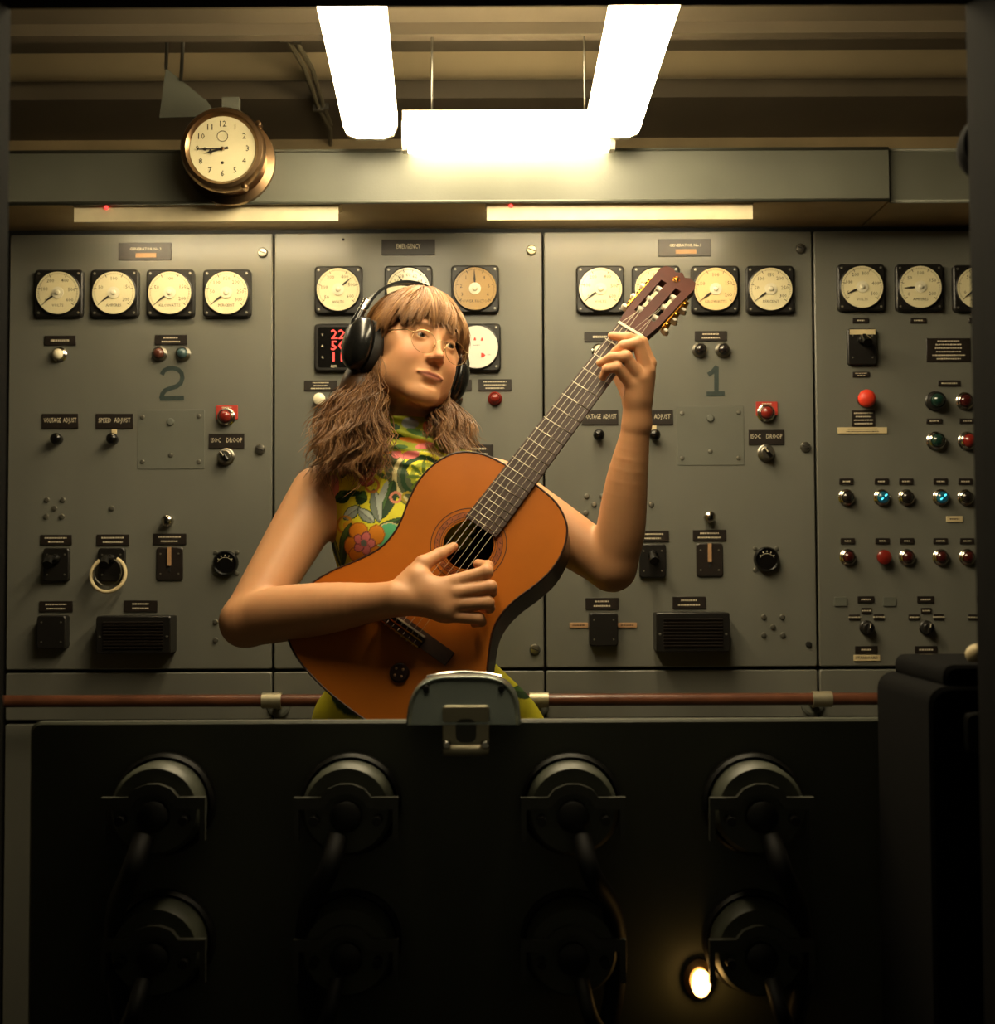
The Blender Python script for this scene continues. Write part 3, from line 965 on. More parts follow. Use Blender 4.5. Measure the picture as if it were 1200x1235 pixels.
for x, m1 in ((1020.5, 'lens_dark'), (1063, 'lens_cyan_lit'), (1092.5, 'lens_dark'), (1134, 'lens_cyan_lit'), (1164, 'lens_dark')):
    plate(T4, x - 8.5, 577, x + 8.5, 584.5, dashes=1)
    l_ = lamp(T4, x, 600, 8.6, 'lens_dark' if m1 != 'lens_cyan_lit' else 'lens_teal_deep')
    if m1 == 'lens_cyan_lit':
        c = PX(x, 600)
        c = Vector((c.x, YP - 0.0208, c.z))
        for dx_, dz_, rr_ in ((0.0042, 0.0038, 0.0046), (-0.0032, -0.0036, 0.0042)):
            part('glint', MB().lathe([(rr_, 0.003), (rr_, 0), (rr_ * 0.6, -0.0012), (0, -0.0016)], 14).xf(Matrix.Scale(0.5, 4, (1, 0, 0))).xf(Matrix.Rotation(R(52), 4, 'Y')), m1, l_, c + Vector((dx_, 0.0005, dz_)), 'glowing cyan glint on the lit lens')  # bright glints of the lit lens, added as small glowing bits
plate(T4, 1141, 622.5, 1160.5, 629.5, m='tag_cream', lm='letter_black', dashes=1)
for x, m1 in ((1022, 'lens_dark_red'), (1064, 'lens_red'), (1093.5, 'lens_dark_red'), (1134, 'lens_dark_red'), (1166, 'lens_dark_red')):
    plate(T4, x - 8.5, 649, x + 8.5, 656, dashes=1)
    if m1 == 'lens_red':
        ball(T4, x, 672, 9.2, m1, 'button', 0.022)
    else:
        lamp(T4, x, 672, 8.6, m1)
for x0, y0, x1, y1 in ((1006, 720, 1021, 731), (1065, 720, 1080, 731)):
    plate(T4, x0, y0, x1, y1, m='panel_dark_paint', name='blanking_patch', dashes=0)
for dx_ in (0, 72, 144):
    plate(T4, 1034 + dx_, 719, 1054 + dx_, 727, dashes=1)
    plate(T4, 1023.5 + dx_, 741, 1037 + dx_, 747.5, dashes=1, dash_w=0.04)
    plate(T4, 1038.5 + dx_, 733, 1051 + dx_, 740, dashes=1, dash_w=0.04)
    plate(T4, 1053.5 + dx_, 740.5, 1066 + dx_, 747.5, dashes=1, dash_w=0.04)
    knob(T4, 1045 + dx_, 757, 8, 80, 'black_plastic')
    plate(T4, 1031 + dx_, 779, 1058 + dx_, 788, dashes=1)
    if dx_ == 0:
        plate(T4, 1029.5, 790, 1061, 797, [('STARBOARD', 0.84)], 'tag_cream', 'letter_black')
    elif dx_ == 72:
        plate(T4, 1108, 789, 1124, 796, [('PORT', 0.72)], 'tag_cream', 'letter_black')
# right lower door: slot handle and louvres
T = LOW[3]
for y0 in (929, 1010):
    plate(T, 1078, y0, 1088.5, y0 + 12, name='latch_plate', dashes=0)
c, wd, ht = rect_c(1079, 951, 1086, 1001)
part('slot_handle', MB().prism(rrect(wd, ht, 0.004, 3), -0.012, 0, 0.003), 'black_plastic', T, c)
for k, y0 in enumerate((1103, 1133, 1163, 1193)):
    c, wd, ht = rect_c(1081, y0, 1180, y0 + 9)
    part('louvre', MB().box(-wd / 2, wd / 2, -0.02, 0, -ht / 2, ht / 2).xf(Matrix.Rotation(R(-16), 4, 'X')), 'tag_tan' if k == 0 else 'panel_paint', T, c, 'tan lipped louvre' if k == 0 else None)
    c, wd, ht = rect_c(1081, y0 + 10, 1180, y0 + 27)
    part('vent_opening', MB().box(-wd / 2, wd / 2, -0.002, 0, -ht / 2, ht / 2), 'gap_black', T, c)

# ------------------------------------------------------------------ handrail
YR = 2.86
ra, rb = P(-40, 846, YR), P(1330, 842, YR)
hr = thing('handrail', 'brown varnished handrail along the front of the switchboard', 'handrail', (ra + rb) / 2)
at_world('rail', MB().tube([ra, rb], 0.0135, 20), 'rail_wood', hr)
for px_ in (328, 650, 991):
    q = ra + (rb - ra) * ((P(px_, 844, YR).x - ra.x) / (rb.x - ra.x))
    cl = at_world('clamp', MB().tube([q + Vector((-0.021, 0, 0)), q + Vector((0.021, 0, 0))], 0.0175, 24), 'clamp_metal', hr, 'pale metal clamp')
    at_world('arm', MB().tube([q + Vector((0, 0.005, 0)), q + Vector((0, 0.05, -0.012)), Vector((q.x, YP, q.z - 0.02))], 0.010, 10), 'clamp_metal', hr)
    at_world('flange', MB().lathe([(0.026, YP), (0.026, YP - 0.006), (0.02, YP - 0.008)], 20, (q.x, 0, q.z - 0.02)), 'panel_dark_paint', hr)

# ------------------------------------------------------------------ console in front
YC = 1.72
SC = FPX / YC
cx0, cx1 = P(36, 900, YC).x, P(1078, 900, YC).x
cz1 = P(560, 869, YC).z
con = thing('control_console', 'dark console seen from behind with eight round meter backs', 'console', Vector(((cx0 + cx1) / 2, YC + 0.1, 0)))
CL = WORLD[con.name]
at_world('rear_plate', MB().prism(rrect(cx1 - cx0, cz1 - 0.02, 0.012, 4), YC, YC + 0.02, 0.003).xf(Matrix.Translation(((cx0 + cx1) / 2, 0, (cz1 + 0.02) / 2))), 'console_grey', con)
at_world('cabinet', MB().box(cx0 + 0.01, cx1 - 0.01, YC + 0.0205, YC + 0.26, 0.0, 0.62), 'console_grey', con)
at_world('desk_top', MB().box(cx0 + 0.01, cx1 - 0.01, YC + 0.0205, YC + 0.28, 0.6205, 0.645), 'console_black', con)


def meter_back():
    a = MB().lathe([(0.066, 0), (0.066, -0.012), (0.062, -0.016), (0.0585, -0.012)], 40)
    b = MB().lathe([(0.058, -0.010), (0.058, -0.046), (0.053, -0.055), (0, -0.0555)], 36)
    o = [(-0.066, -0.036), (-0.059, -0.036), (-0.059, 0.003), (-0.028, 0.004), (-0.02, 0.016), (-0.007, 0.022), (0.007, 0.022), (0.02, 0.016), (0.028, 0.004), (0.059, 0.003), (0.059, -0.036), (0.066, -0.036),
         (0.066, 0.018), (0.032, 0.018), (0.023, 0.029), (0.008, 0.035), (-0.008, 0.035), (-0.023, 0.029), (-0.032, 0.018), (-0.066, 0.018)]
    cl = MB()
    n = len(o)
    cl.add([(x, y, z) for y in (-0.066, -0.056) for x, z in o], [])
    base = cl
    top, bot = list(range(10, 20)), None
    # strip quads between the lower edge (1..10) and the upper edge
    lower = [0, 1, 2, 3, 4, 5, 6, 7, 8, 9, 10, 11]
    f = []
    quads = [(0, 1, 2, 19), (2, 3, 18, 19), (3, 4, 17, 18), (4, 5, 16, 17), (5, 6, 15, 16), (6, 7, 14, 15), (7, 8, 13, 14), (8, 9, 12, 13), (9, 10, 11, 12)]
    for q in quads:
        f.append(q)
        f.append(tuple(n + i for i in reversed(q)))
    for i in range(n):
        j = (i + 1) % n
        f.append((i, n + i, n + j, j))
    cl.f = f
    st_ = MB().tube([(0, -0.0555, -0.010), (0, -0.076, -0.010)], 0.006, 10)
    bs = MB().lathe([(0.02, -0.0555), (0.02, -0.068), (0.016, -0.071), (0, -0.071)], 24, (0, 0, -0.006))
    return a.mesh('flange'), b.mesh('can'), cl.mesh('clamp', 30), st_.mesh('studs'), bs.mesh('boss')


mbk = meter_back()
for r_, py in enumerate((968, 1133)):
    for k, px_ in enumerate((200, 424, 688, 907)):
        q = P(px_, py, YC)
        q = Vector((q.x, YC, q.z))
        mt = part('meter_back', mbk[1], 'console_grey', con, q)
        part('flange', mbk[0], 'console_black', mt, q)
        part('clamp_bracket', mbk[2], 'console_clamp', mt, q)
        for sx in (-0.04, 0.04):
            part('terminal_stud', mbk[3], 'console_black', mt, q + Vector((sx, 0, 0)))
        part('boss', mbk[4], 'console_black', mt, q)
        sgn = -1 if k < 2 else 1
        pts = [q + Vector((0.01 * sgn, -0.07, -0.03)), q + Vector((0.02 * sgn, -0.09, -0.07)), q + Vector((0.05 * sgn, -0.05, -0.13)), q + Vector((0.055 * sgn, -0.03, -0.22)), q + Vector((0.03 * sgn, -0.02, -0.36))]
        sm = []
        for i in range(len(pts) - 1):
            p0, p1, p2, p3 = pts[max(i - 1, 0)], pts[i], pts[i + 1], pts[min(i + 2, len(pts) - 1)]
            for j in range(6):
                t_ = j / 6
                sm.append(0.5 * ((2 * p1) + (p2 - p0) * t_ + (2 * p0 - 5 * p1 + 4 * p2 - p3) * t_ ** 2 + (3 * p1 - p0 - 3 * p2 + p3) * t_ ** 3))
        at_world('cable', MB().tube(sm + [pts[-1]], 0.013 if r_ == 0 else 0.010, 10), 'rubber', con)
# glowing amber bulb added for a bright spot low on the console
q = P(845, 1185, YC - 0.02)
pl = thing('amber_bulb', 'small glowing amber spot built as a bulb low on the dark console', 'bulb', q)
part('bulb', MB().lathe([(0.006, 0.01), (0.011, 0.004), (0.0125, -0.004), (0.009, -0.012), (0, -0.016)], 20).xf(Matrix.Scale(1.45, 4, (0, 0, 1))), 'amber_glow', pl, q)
part('socket', MB().lathe([(0.02, 0.02), (0.02, 0.012), (0.013, 0.009)], 20).xf(Matrix.Scale(1.3, 4, (0, 0, 1))), 'brass', pl, q)

# chrome lamp hood on the console's top edge
YK = 1.70
q0 = P(560, 868, YK)
hood = thing('metal_lamp_hood', 'shiny rounded metal lamp hood with clip on the console top edge', 'lamp hood', q0)
sk = FPX / YK
mb = MB()
rings = []
NS = 28
# sections from front (-y) to back (+y): half-dome outline with a flat crown
for dy, f_ in ((-0.052, 0.90), (-0.056, 0.95), (-0.050, 0.99), (-0.030, 1.0), (0.02, 1.0), (0.04, 0.94), (0.046, 0.8)):
    ring = []
    for i in range(NS + 1):
        a = math.pi * i / NS
        ca, sa = math.cos(a), math.sin(a)
        z = 0.060 * (sa ** 0.5) * f_
        x = 0.073 * (abs(ca) ** 0.5) * (1 if ca > 0 else -1) * f_ * (1 - 2.6 * z * z / 0.06 * 1.0)
        ring.append((x, dy + (0.62 * z if dy < 0 else -0.1 * z), z))
    rings.append(ring)
v = [p for r_ in rings for p in r_]
f = []
for k in range(len(rings) - 1):
    for i in range(NS):
        f.append((k * (NS + 1) + i, k * (NS + 1) + i + 1, (k + 1) * (NS + 1) + i + 1, (k + 1) * (NS + 1) + i))
f.append(tuple(range(NS + 1)))
f.append(tuple((len(rings) - 1) * (NS + 1) + i for i in reversed(range(NS + 1))))
part('shell', mb.add(v, f), 'hood_metal', hood, q0, None, 50)
part('crown_band', MB().tube([(-0.048, 0.005, 0.0535), (-0.03, 0.004, 0.0575), (0, 0.004, 0.0595), (0.03, 0.004, 0.0575), (0.048, 0.005, 0.0535)], 0.0035, 8), 'chrome', hood, q0)
c = P(562, 877, YK - 0.046)
bk = part('clip_plate', MB().prism(rrect(56 / 950, 52 / 950, 0.004, 3), -0.004, 0.004, 0.0015), 'clamp_metal', hood, c)
part('clip_window', MB().prism(rrect(0.026, 0.03, 0.009, 4), -0.0046, -0.004), 'console_clamp', bk, c + Vector((0, 0, -0.004)))
c = P(562, 905, YK - 0.05)
rl = part('roller', MB().tube([(-0.029, 0, 0), (-0.026, 0, 0), (0.026, 0, 0), (0.029, 0, 0)], [0.006, 0.0078, 0.0078, 0.006], 16), 'clamp_metal', hood, c, 'pale bar across the clip')
for sx in (-1, 1):
    part('screw', MB().lathe([(0.006, 0.004), (0.006, -0.003), (0.004, -0.006), (0, -0.007)], 14, (sx * 0.024, -0.004, 0.008)), 'chrome', hood, c)
    part('rivet', MB().lathe([(0.004, 0.004), (0.004, -0.002), (0, -0.003)], 10, (sx * 0.048, -0.028, 0.043)), 'console_black', hood, q0)

# ------------------------------------------------------------------ black equipment at the right edge
YE = 1.46
e0 = P(1122, 900, YE).x
ez = P(1150, 828, YE).z
eq = thing('equipment_cabinet', 'black equipment cabinet in shadow at the right edge of the window', 'cabinet', Vector((e0 + 0.15, YE + 0.1, 0)))
at_world('body', MB().prism(rrect(0.3, ez, 0.02, 4), YE, YE + 0.2, 0.004).xf(Matrix.Translation((e0 + 0.15, 0, ez / 2))), 'outer_black', eq)
at_world('top_lid', MB().prism(rrect(0.27, 0.03, 0.012, 4), YE + 0.01, YE + 0.19, 0.004).xf(Matrix.Translation((e0 + 0.155, 0, ez + 0.008))), 'outer_black', eq)
at_world('latch', MB().prism(rrect(0.03, 0.045, 0.008, 3), YE - 0.012, YE, 0.003).xf(Matrix.Translation((e0 + 0.05, 0, ez - 0.05))), 'console_black', eq)
q = P(1177, 789, YE + 0.06)
kb = thing('ball_handle', 'cream ball handle standing on the black cabinet at the right', 'handle', Vector((q.x, q.y, ez + 0.023)))
at_world('stem', MB().tube([(q.x, q.y, ez + 0.0232), (q.x, q.y, q.z)], 0.006, 10), 'steel', kb)
at_world('ball', MB().lathe([(0, 0.012), (0.007, 0.0095), (0.011, 0.0045), (0.012, 0), (0.011, -0.0045), (0.007, -0.0095), (0, -0.012)], 20).xf(Matrix.Translation(q)), 'tag_cream', kb)
# window dog
q = P(1196, 178, YW + 0.03)
wd_ = thing('window_clamp', 'dark round screw clamp on the right side of the window frame', 'clamp', q)
part('boss', MB().lathe([(0.02, 0.02), (0.03, 0.016), (0.034, 0), (0.032, -0.012), (0.02, -0.018), (0, -0.02)], 28), 'outer_black', wd_, q)
part('arm', MB().tube([(0.0, 0.0, 0.0), (0.004, 0, 0.04), (0.012, 0, 0.075)], [0.014, 0.012, 0.009], 12), 'outer_black', wd_, q)
# ------------------------------------------------------------------ signed distance modelling
class Field:
    def __init__(s, xs, ys, zs):
        s.xs, s.ys, s.zs = [np.asarray(a, np.float32) for a in (xs, ys, zs)]
        s.F = np.full((len(xs), len(ys), len(zs)), 0.06, np.float32)

    def region(s, lo, hi, pad):
        r = []
        for a, l, h in zip((s.xs, s.ys, s.zs), lo, hi):
            i0 = max(int(np.searchsorted(a, l - pad)) - 1, 0)
            i1 = min(int(np.searchsorted(a, h + pad)) + 1, len(a))
            r.append(slice(i0, max(i1, i0)))
        X = s.xs[r[0]][:, None, None]
        Y = s.ys[r[1]][None, :, None]
        Z = s.zs[r[2]][None, None, :]
        return tuple(r), X, Y, Z

    def _join(s, r, d, k, op):
        a = s.F[r]
        if a.size == 0:
            return
        if op == 'add':
            h = np.maximum(k - np.abs(a - d), 0) / k
            s.F[r] = np.minimum(a, d) - h * h * k * 0.25
        else:
            d = -d
            h = np.maximum(k - np.abs(a - d), 0) / k
            s.F[r] = np.maximum(a, d) + h * h * k * 0.25

    def cone(s, a, b, ra, rb, k=0.02, op='add'):
        a, b = np.array(a, np.float32), np.array(b, np.float32)
        R_ = max(ra, rb)
        r, X, Y, Z = s.region(np.minimum(a, b) - R_, np.maximum(a, b) + R_, k + 0.03)
        ba = b - a
        L2 = float(ba @ ba) + 1e-9
        t = np.clip(((X - a[0]) * ba[0] + (Y - a[1]) * ba[1] + (Z - a[2]) * ba[2]) / L2, 0, 1)
        d = np.sqrt((X - a[0] - ba[0] * t) ** 2 + (Y - a[1] - ba[1] * t) ** 2 + (Z - a[2] - ba[2] * t) ** 2) - (ra + (rb - ra) * t)
        s._join(r, d, k, op)

    def chain(s, pts, rad, k=0.02, smooth=True):
        pts = [np.array(q, np.float32) for q in pts]
        rad = list(rad)
        if smooth and len(pts) > 2:
            np_, nr = [], []
            n = len(pts)
            for i in range(n - 1):
                p0, p1, p2, p3 = pts[max(i - 1, 0)], pts[i], pts[i + 1], pts[min(i + 2, n - 1)]
                r0, r1, r2, r3 = rad[max(i - 1, 0)], rad[i], rad[i + 1], rad[min(i + 2, n - 1)]
                for t in (0.0, 0.25, 0.5, 0.75):
                    cr = lambda a, b, c, d: 0.5 * (2 * b + (c - a) * t + (2 * a - 5 * b + 4 * c - d) * t * t + (3 * b - a - 3 * c + d) * t ** 3)
                    np_.append(cr(p0, p1, p2, p3))
                    nr.append(float(cr(r0, r1, r2, r3)))
            pts, rad = np_ + [pts[-1]], nr + [rad[-1]]
        P_ = np.array(pts)
        R_ = max(rad)
        r, X, Y, Z = s.region(P_.min(0) - R_, P_.max(0) + R_, k + 0.03)
        D_ = np.full(s.F[r].shape, 0.06, np.float32)
        base = [q.start for q in r]
        for a, b, ra, rb in zip(pts, pts[1:], rad, rad[1:]):
            m = max(ra, rb)
            q, X, Y, Z = s.region(np.minimum(a, b) - m, np.maximum(a, b) + m, k + 0.03)
            ba = b - a
            L2 = float(ba @ ba) + 1e-9
            t = np.clip(((X - a[0]) * ba[0] + (Y - a[1]) * ba[1] + (Z - a[2]) * ba[2]) / L2, 0, 1)
            d = np.sqrt((X - a[0] - ba[0] * t) ** 2 + (Y - a[1] - ba[1] * t) ** 2 + (Z - a[2] - ba[2] * t) ** 2) - (ra + (rb - ra) * t)
            qq = tuple(slice(max(u.start - o, 0), u.stop - o) for u, o in zip(q, base))
            sub = D_[qq]
            ds = d[tuple(slice(max(o - u.start, 0), max(o - u.start, 0) + n_) for u, o, n_ in zip(q, base, sub.shape))]
            D_[qq] = np.minimum(sub, ds)
        s._join(r, D_, k, 'add')

    def ell(s, c, rad, M=None, k=0.02, op='add'):
        c = np.array(c, np.float32)
        R_ = max(rad)
        r, X, Y, Z = s.region(c - R_, c + R_, k + 0.03)
        p = [X - c[0], Y - c[1], Z - c[2]]
        if M is None:
            M = np.eye(3)
        q = [p[0] * M[0][i] + p[1] * M[1][i] + p[2] * M[2][i] for i in range(3)]
        k0 = np.sqrt(sum((q[i] / rad[i]) ** 2 for i in range(3)))
        k1 = np.sqrt(sum((q[i] / rad[i] ** 2) ** 2 for i in range(3))) + 1e-6
        s._join(r, (k0 * (k0 - 1) / k1).astype(np.float32), k, op)

    def sample(s, pts):
        """Trilinear value at points (n,3)."""
        idx, fr = [], []
        for a, c in zip((s.xs, s.ys, s.zs), pts.T):
            i = np.clip(np.searchsorted(a, c) - 1, 0, len(a) - 2)
            idx.append(i)
            fr.append(np.clip((c - a[i]) / (a[i + 1] - a[i]), 0, 1))
        v = 0
        for dx in (0, 1):
            for dy in (0, 1):
                for dz in (0, 1):
                    wt = (fr[0] if dx else 1 - fr[0]) * (fr[1] if dy else 1 - fr[1]) * (fr[2] if dz else 1 - fr[2])
                    v = v + wt * s.F[idx[0] + dx, idx[1] + dy, idx[2] + dz]
        return v

    def mesh(s):
        F = s.F
        ins = F < 0
        cnt = np.zeros(tuple(n - 1 for n in F.shape), np.uint8)
        cor = [(a, b, c) for a in (0, 1) for b in (0, 1) for c in (0, 1)]
        sl = lambda o: tuple(slice(q, F.shape[i] - 1 + q) for i, q in enumerate(o))
        for o in cor:
            cnt += ins[sl(o)]
        act = np.nonzero((cnt > 0) & (cnt < 8))
        shp = cnt.shape
        flat = np.ravel_multi_index(act, shp)
        i, j, k = act
        vals = {o: F[i + o[0], j + o[1], k + o[2]] for o in cor}
        pos = {o: np.stack([s.xs[i + o[0]], s.ys[j + o[1]], s.zs[k + o[2]]], 1) for o in cor}
        acc = np.zeros((len(i), 3), np.float64)
        n = np.zeros(len(i))
        for a in cor:
            for ax in range(3):
                if a[ax] == 0:
                    b = tuple(1 if q == ax else a[q] for q in range(3))
                    va, vb = vals[a], vals[b]
                    m = (va < 0) != (vb < 0)
                    t = np.where(m, va / np.where(m, va - vb, 1), 0)[:, None]
                    acc += np.where(m[:, None], pos[a] + (pos[b] - pos[a]) * t, 0)
                    n += m
        V = acc / n[:, None]
        quads = []
        for ax in range(3):
            o1, o2 = [q for q in range(3) if q != ax]
            lo = [slice(None)] * 3
            hi = [slice(None)] * 3
            lo[ax] = slice(0, F.shape[ax] - 1)
            hi[ax] = slice(1, None)
            e = np.nonzero(ins[tuple(lo)] != ins[tuple(hi)])
            e = [q.copy() for q in e]
            ok = (e[o1] > 0) & (e[o2] > 0) & (e[o1] < F.shape[o1] - 1) & (e[o2] < F.shape[o2] - 1)
            e = [q[ok] for q in e]
            sgn = ins[tuple(e)]
            ids = []
            for d1, d2 in ((-1, -1), (0, -1), (0, 0), (-1, 0)):
                c = [q for q in e]
                c[o1] = e[o1] + d1
                c[o2] = e[o2] + d2
                ids.append(np.searchsorted(flat, np.ravel_multi_index(tuple(c), shp)))
            q = np.stack(ids, 1)
            flip = sgn if ax != 1 else ~sgn
            q[~flip] = q[~flip][:, ::-1]
            quads.append(q)
        return V, np.concatenate(quads)


def np_mesh(name, V, Q, origin, tint=None):
    me = bpy.data.meshes.new(name)
    V = np.asarray(V, np.float64) - np.array(origin)
    me.vertices.add(len(V))
    me.vertices.foreach_set('co', V.astype(np.float32).ravel())
    m = Q.shape[1]
    me.loops.add(Q.size)
    me.loops.foreach_set('vertex_index', Q.astype(np.int32).ravel())
    me.polygons.add(len(Q))
    me.polygons.foreach_set('loop_start', np.arange(0, Q.size, m, dtype=np.int32))
    me.polygons.foreach_set('use_smooth', np.ones(len(Q), bool))
    me.update(calc_edges=True)
    if tint is not None:
        a = me.color_attributes.new('tint', 'FLOAT_COLOR', 'POINT')
        a.data.foreach_set('color', np.concatenate([tint, np.ones((len(V), 1))], 1).astype(np.float32).ravel())
    return me


def A(v):
    return np.array(v, np.float64)


def axis(*segs):
    out = [segs[0][0]]
    for lo, hi, st in segs:
        n = max(int(round((hi - lo) / st)), 1)
        out += list(lo + (hi - lo) * (np.arange(n) + 1) / n)
    return np.array(out)


# ------------------------------------------------------------------ guitar frame
GO = P(565, 657, 2.20)
gu = Vector((0.605, 0.165, 0.797)).normalized()
gv0 = (Vector((0.797, 0, -0.605)) - gu * Vector((0.797, 0, -0.605)).dot(gu)).normalized()
gw0 = gu.cross(gv0)
if gw0.y > 0:
    gw0 = -gw0
GA = R(15)
gw = (gw0 * math.cos(GA) - gv0 * math.sin(GA)).normalized()
gv = (gv0 * math.cos(GA) + gw0 * math.sin(GA)).normalized()
GM = Matrix(((gu.x, gv.x, gw.x, GO.x), (gu.y, gv.y, gw.y, GO.y), (gu.z, gv.z, gw.z, GO.z), (0, 0, 0, 1)))


def G(px, py, h=0.0):
    """Point seen at (px, py) on the plane h in front of the guitar's soundboard."""
    d = CAM_R @ Vector(((px - 600) / FPX, (617.5 - py) / FPX, -1))
    o = GO + gw * h
    t = (o - CAM_P).dot(gw) / d.dot(gw)
    return CAM_P + d * t


# ------------------------------------------------------------------ head frame
HC = A(P(495, 430, 2.40))
yaw, pit, rol = R(34), R(5), R(14)
hf = A((math.sin(yaw) * math.cos(pit), -math.cos(yaw) * math.cos(pit), math.sin(pit)))
hl = A((math.cos(yaw), math.sin(yaw), 0))
hu = np.cross(hf, hl)
hl, hu = hl * math.cos(rol) - hu * math.sin(rol), hu * math.cos(rol) + hl * math.sin(rol)
HM = np.stack([hl, hf, hu], 1)           # columns: her left, forward, up


def H(x, f, z):
    return HC + HM @ A((x, f, z))


# ------------------------------------------------------------------ body
YT = 2.41
NECK = A(P(488, 520, YT + 0.01))
RSH, LSH = A(P(386, 598, YT)), A(P(598, 590, YT))
REL, RWR = A(P(296, 750, 2.24)), A(G(478, 722, 0.062))
LEL, LWR = A(P(738, 684, 2.33)), A(G(768, 512, -0.035))


def torso(fd, grow=0.0, k=0.04):
    g = grow
    fd.ell(A(P(492, 640, YT + 0.005)), (0.138 + g, 0.088 + g, 0.165 + g), None, k)
    fd.cone(A(P(420, 590, YT)), A(P(566, 584, YT)), 0.052 + g, 0.052 + g, k)
    fd.cone(NECK + A((0, 0, -0.03)), A(P(490, 580, YT)), 0.058 + g, 0.075 + g, k)
    fd.ell(A(P(460, 650, YT - 0.065)), (0.058 + g, 0.045 + g, 0.06 + g), None, k)
    fd.ell(A(P(545, 646, YT - 0.065)), (0.058 + g, 0.045 + g, 0.06 + g), None, k)
    fd.ell(A(P(497, 760, YT + 0.005)), (0.125 + g, 0.085 + g, 0.16 + g), None, k)
    fd.ell(A(P(500, 865, YT + 0.015)), (0.165 + g, 0.105 + g, 0.15 + g), None, k)
    if grow:
        fd.ell(A(P(518, 900, YT + 0.025)), (0.222, 0.115, 0.16), None, k)


fx = axis((-0.56, -0.26, 0.0028), (-0.26, -0.02, 0.0018), (-0.02, 0.36, 0.0025))
fy = axis((2.02, 2.24, 0.0022), (2.24, 2.46, 0.0020), (2.46, 2.66, 0.006))
fz = axis((0.0, 0.98, 0.008), (0.98, 1.36, 0.0024), (1.36, 1.76, 0.0018))
B = Field(fx, fy, fz)
torso(B)
# legs and feet
for sx in (-1, 1):
    hip = A(P(500, 900, YT + 0.02)) + A((sx * 0.085, 0, 0))
    B.chain([hip, A((hip[0] * 0.98, YT + 0.0, 0.50)), A((hip[0], YT + 0.04, 0.09))], [0.088, 0.056, 0.040], 0.03)
    B.cone(A((hip[0], YT + 0.05, 0.045)), A((hip[0] + sx * 0.02, YT - 0.12, 0.03)), 0.042, 0.030, 0.03)
# neck
B.cone(H(0, -0.022, -0.045), NECK, 0.050, 0.056, 0.025)
# arms
def mid(a, b, t, off=(0, 0, 0)):
    return a + (b - a) * t + A(off)


B.chain([RSH, mid(RSH, REL, 0.33), mid(RSH, REL, 0.7), REL], [0.056, 0.052, 0.046, 0.042], 0.03)
B.chain([REL, mid(REL, RWR, 0.22, (0, 0, 0.004)), mid(REL, RWR, 0.55, (0, 0, 0.002)), mid(REL, RWR, 0.85), RWR], [0.042, 0.0475, 0.043, 0.032, 0.029], 0.012)
B.chain([LSH, mid(LSH, LEL, 0.4), mid(LSH, LEL, 0.75), LEL], [0.056, 0.052, 0.047, 0.042], 0.03)
B.chain([LEL, mid(LEL, LWR, 0.25, (0.004, 0, 0)), mid(LEL, LWR, 0.6), mid(LEL, LWR, 0.88), LWR], [0.042, 0.0435, 0.037, 0.0275, 0.0245], 0.012)


def finger(pts, rad, k=0.0035):
    B.chain([A(p) for p in pts], rad, k, False)
    for q, r_ in zip(pts[1:-1], rad[1:-1]):
        B.cone(A(q), A(q) + 1e-4, r_ * 1.06, r_ * 1.06, 0.003)


# plucking hand
mcp = [G(549, 702, 0.058), G(551, 715, 0.060), G(548, 729, 0.056), G(541, 742, 0.050)]
for q, r_ in zip(mcp, (0.0125, 0.0125, 0.012, 0.011)):
    B.cone(RWR, A(q), 0.021, r_, 0.012)
B.cone(A(G(505, 700, 0.058)), A(G(535, 735, 0.054)), 0.024, 0.018, 0.015)
finger([mcp[0], G(586, 690, 0.058), G(588, 683, 0.040), G(576, 680, 0.022)], [0.0130, 0.0112, 0.0095, 0.0080])
finger([mcp[1], G(591, 708, 0.058), G(592, 714, 0.036), G(584, 716, 0.016)], [0.0130, 0.0112, 0.0095, 0.0080])
finger([mcp[2], G(588, 727, 0.054), G(590, 733, 0.033), G(582, 734, 0.014)], [0.0125, 0.0108, 0.0090, 0.0076])
finger([mcp[3], G(577, 746, 0.046), G(580, 750, 0.028), G(572, 752, 0.013)], [0.0118, 0.0098, 0.0082, 0.0070])
finger([G(490, 705, 0.058), G(510, 680, 0.054), G(530, 669, 0.036), G(547, 659.5, 0.020)], [0.020, 0.0135, 0.0108, 0.0080], 0.008)
# fretting hand
lm = [G(783, 438, 0.004), G(780, 448, 0.012), G(773, 457, 0.014), G(761, 463, 0.012)]
for q, r_ in zip(lm, (0.0125, 0.0125, 0.012, 0.011)):
    B.cone(LWR, A(q), 0.019, r_, 0.012)
B.cone(A(G(768, 480, -0.012)), A(G(774, 455, 0.0)), 0.022, 0.018, 0.012)
finger([lm[0], G(774, 413, 0.018), G(757, 407, 0.026), G(738, 405, 0.021)], [0.0118, 0.0104, 0.0090, 0.0074])
finger([lm[1], G(769, 414, 0.036), G(752, 417, 0.038), G(741, 425, 0.022)], [0.0118, 0.0106, 0.0090, 0.0074])
finger([lm[2], G(755, 430, 0.040), G(738, 431, 0.038), G(724, 438, 0.022)], [0.0115, 0.0102, 0.0088, 0.0072])
finger([lm[3], G(744, 443, 0.036), G(732, 445, 0.034), G(727, 455, 0.020)], [0.0108, 0.0094, 0.0080, 0.0066])
finger([G(764, 500, -0.03), G(757, 475, -0.045), G(745, 452, -0.050), G(735, 436, -0.046)], [0.017, 0.0125, 0.011, 0.0085], 0.008)

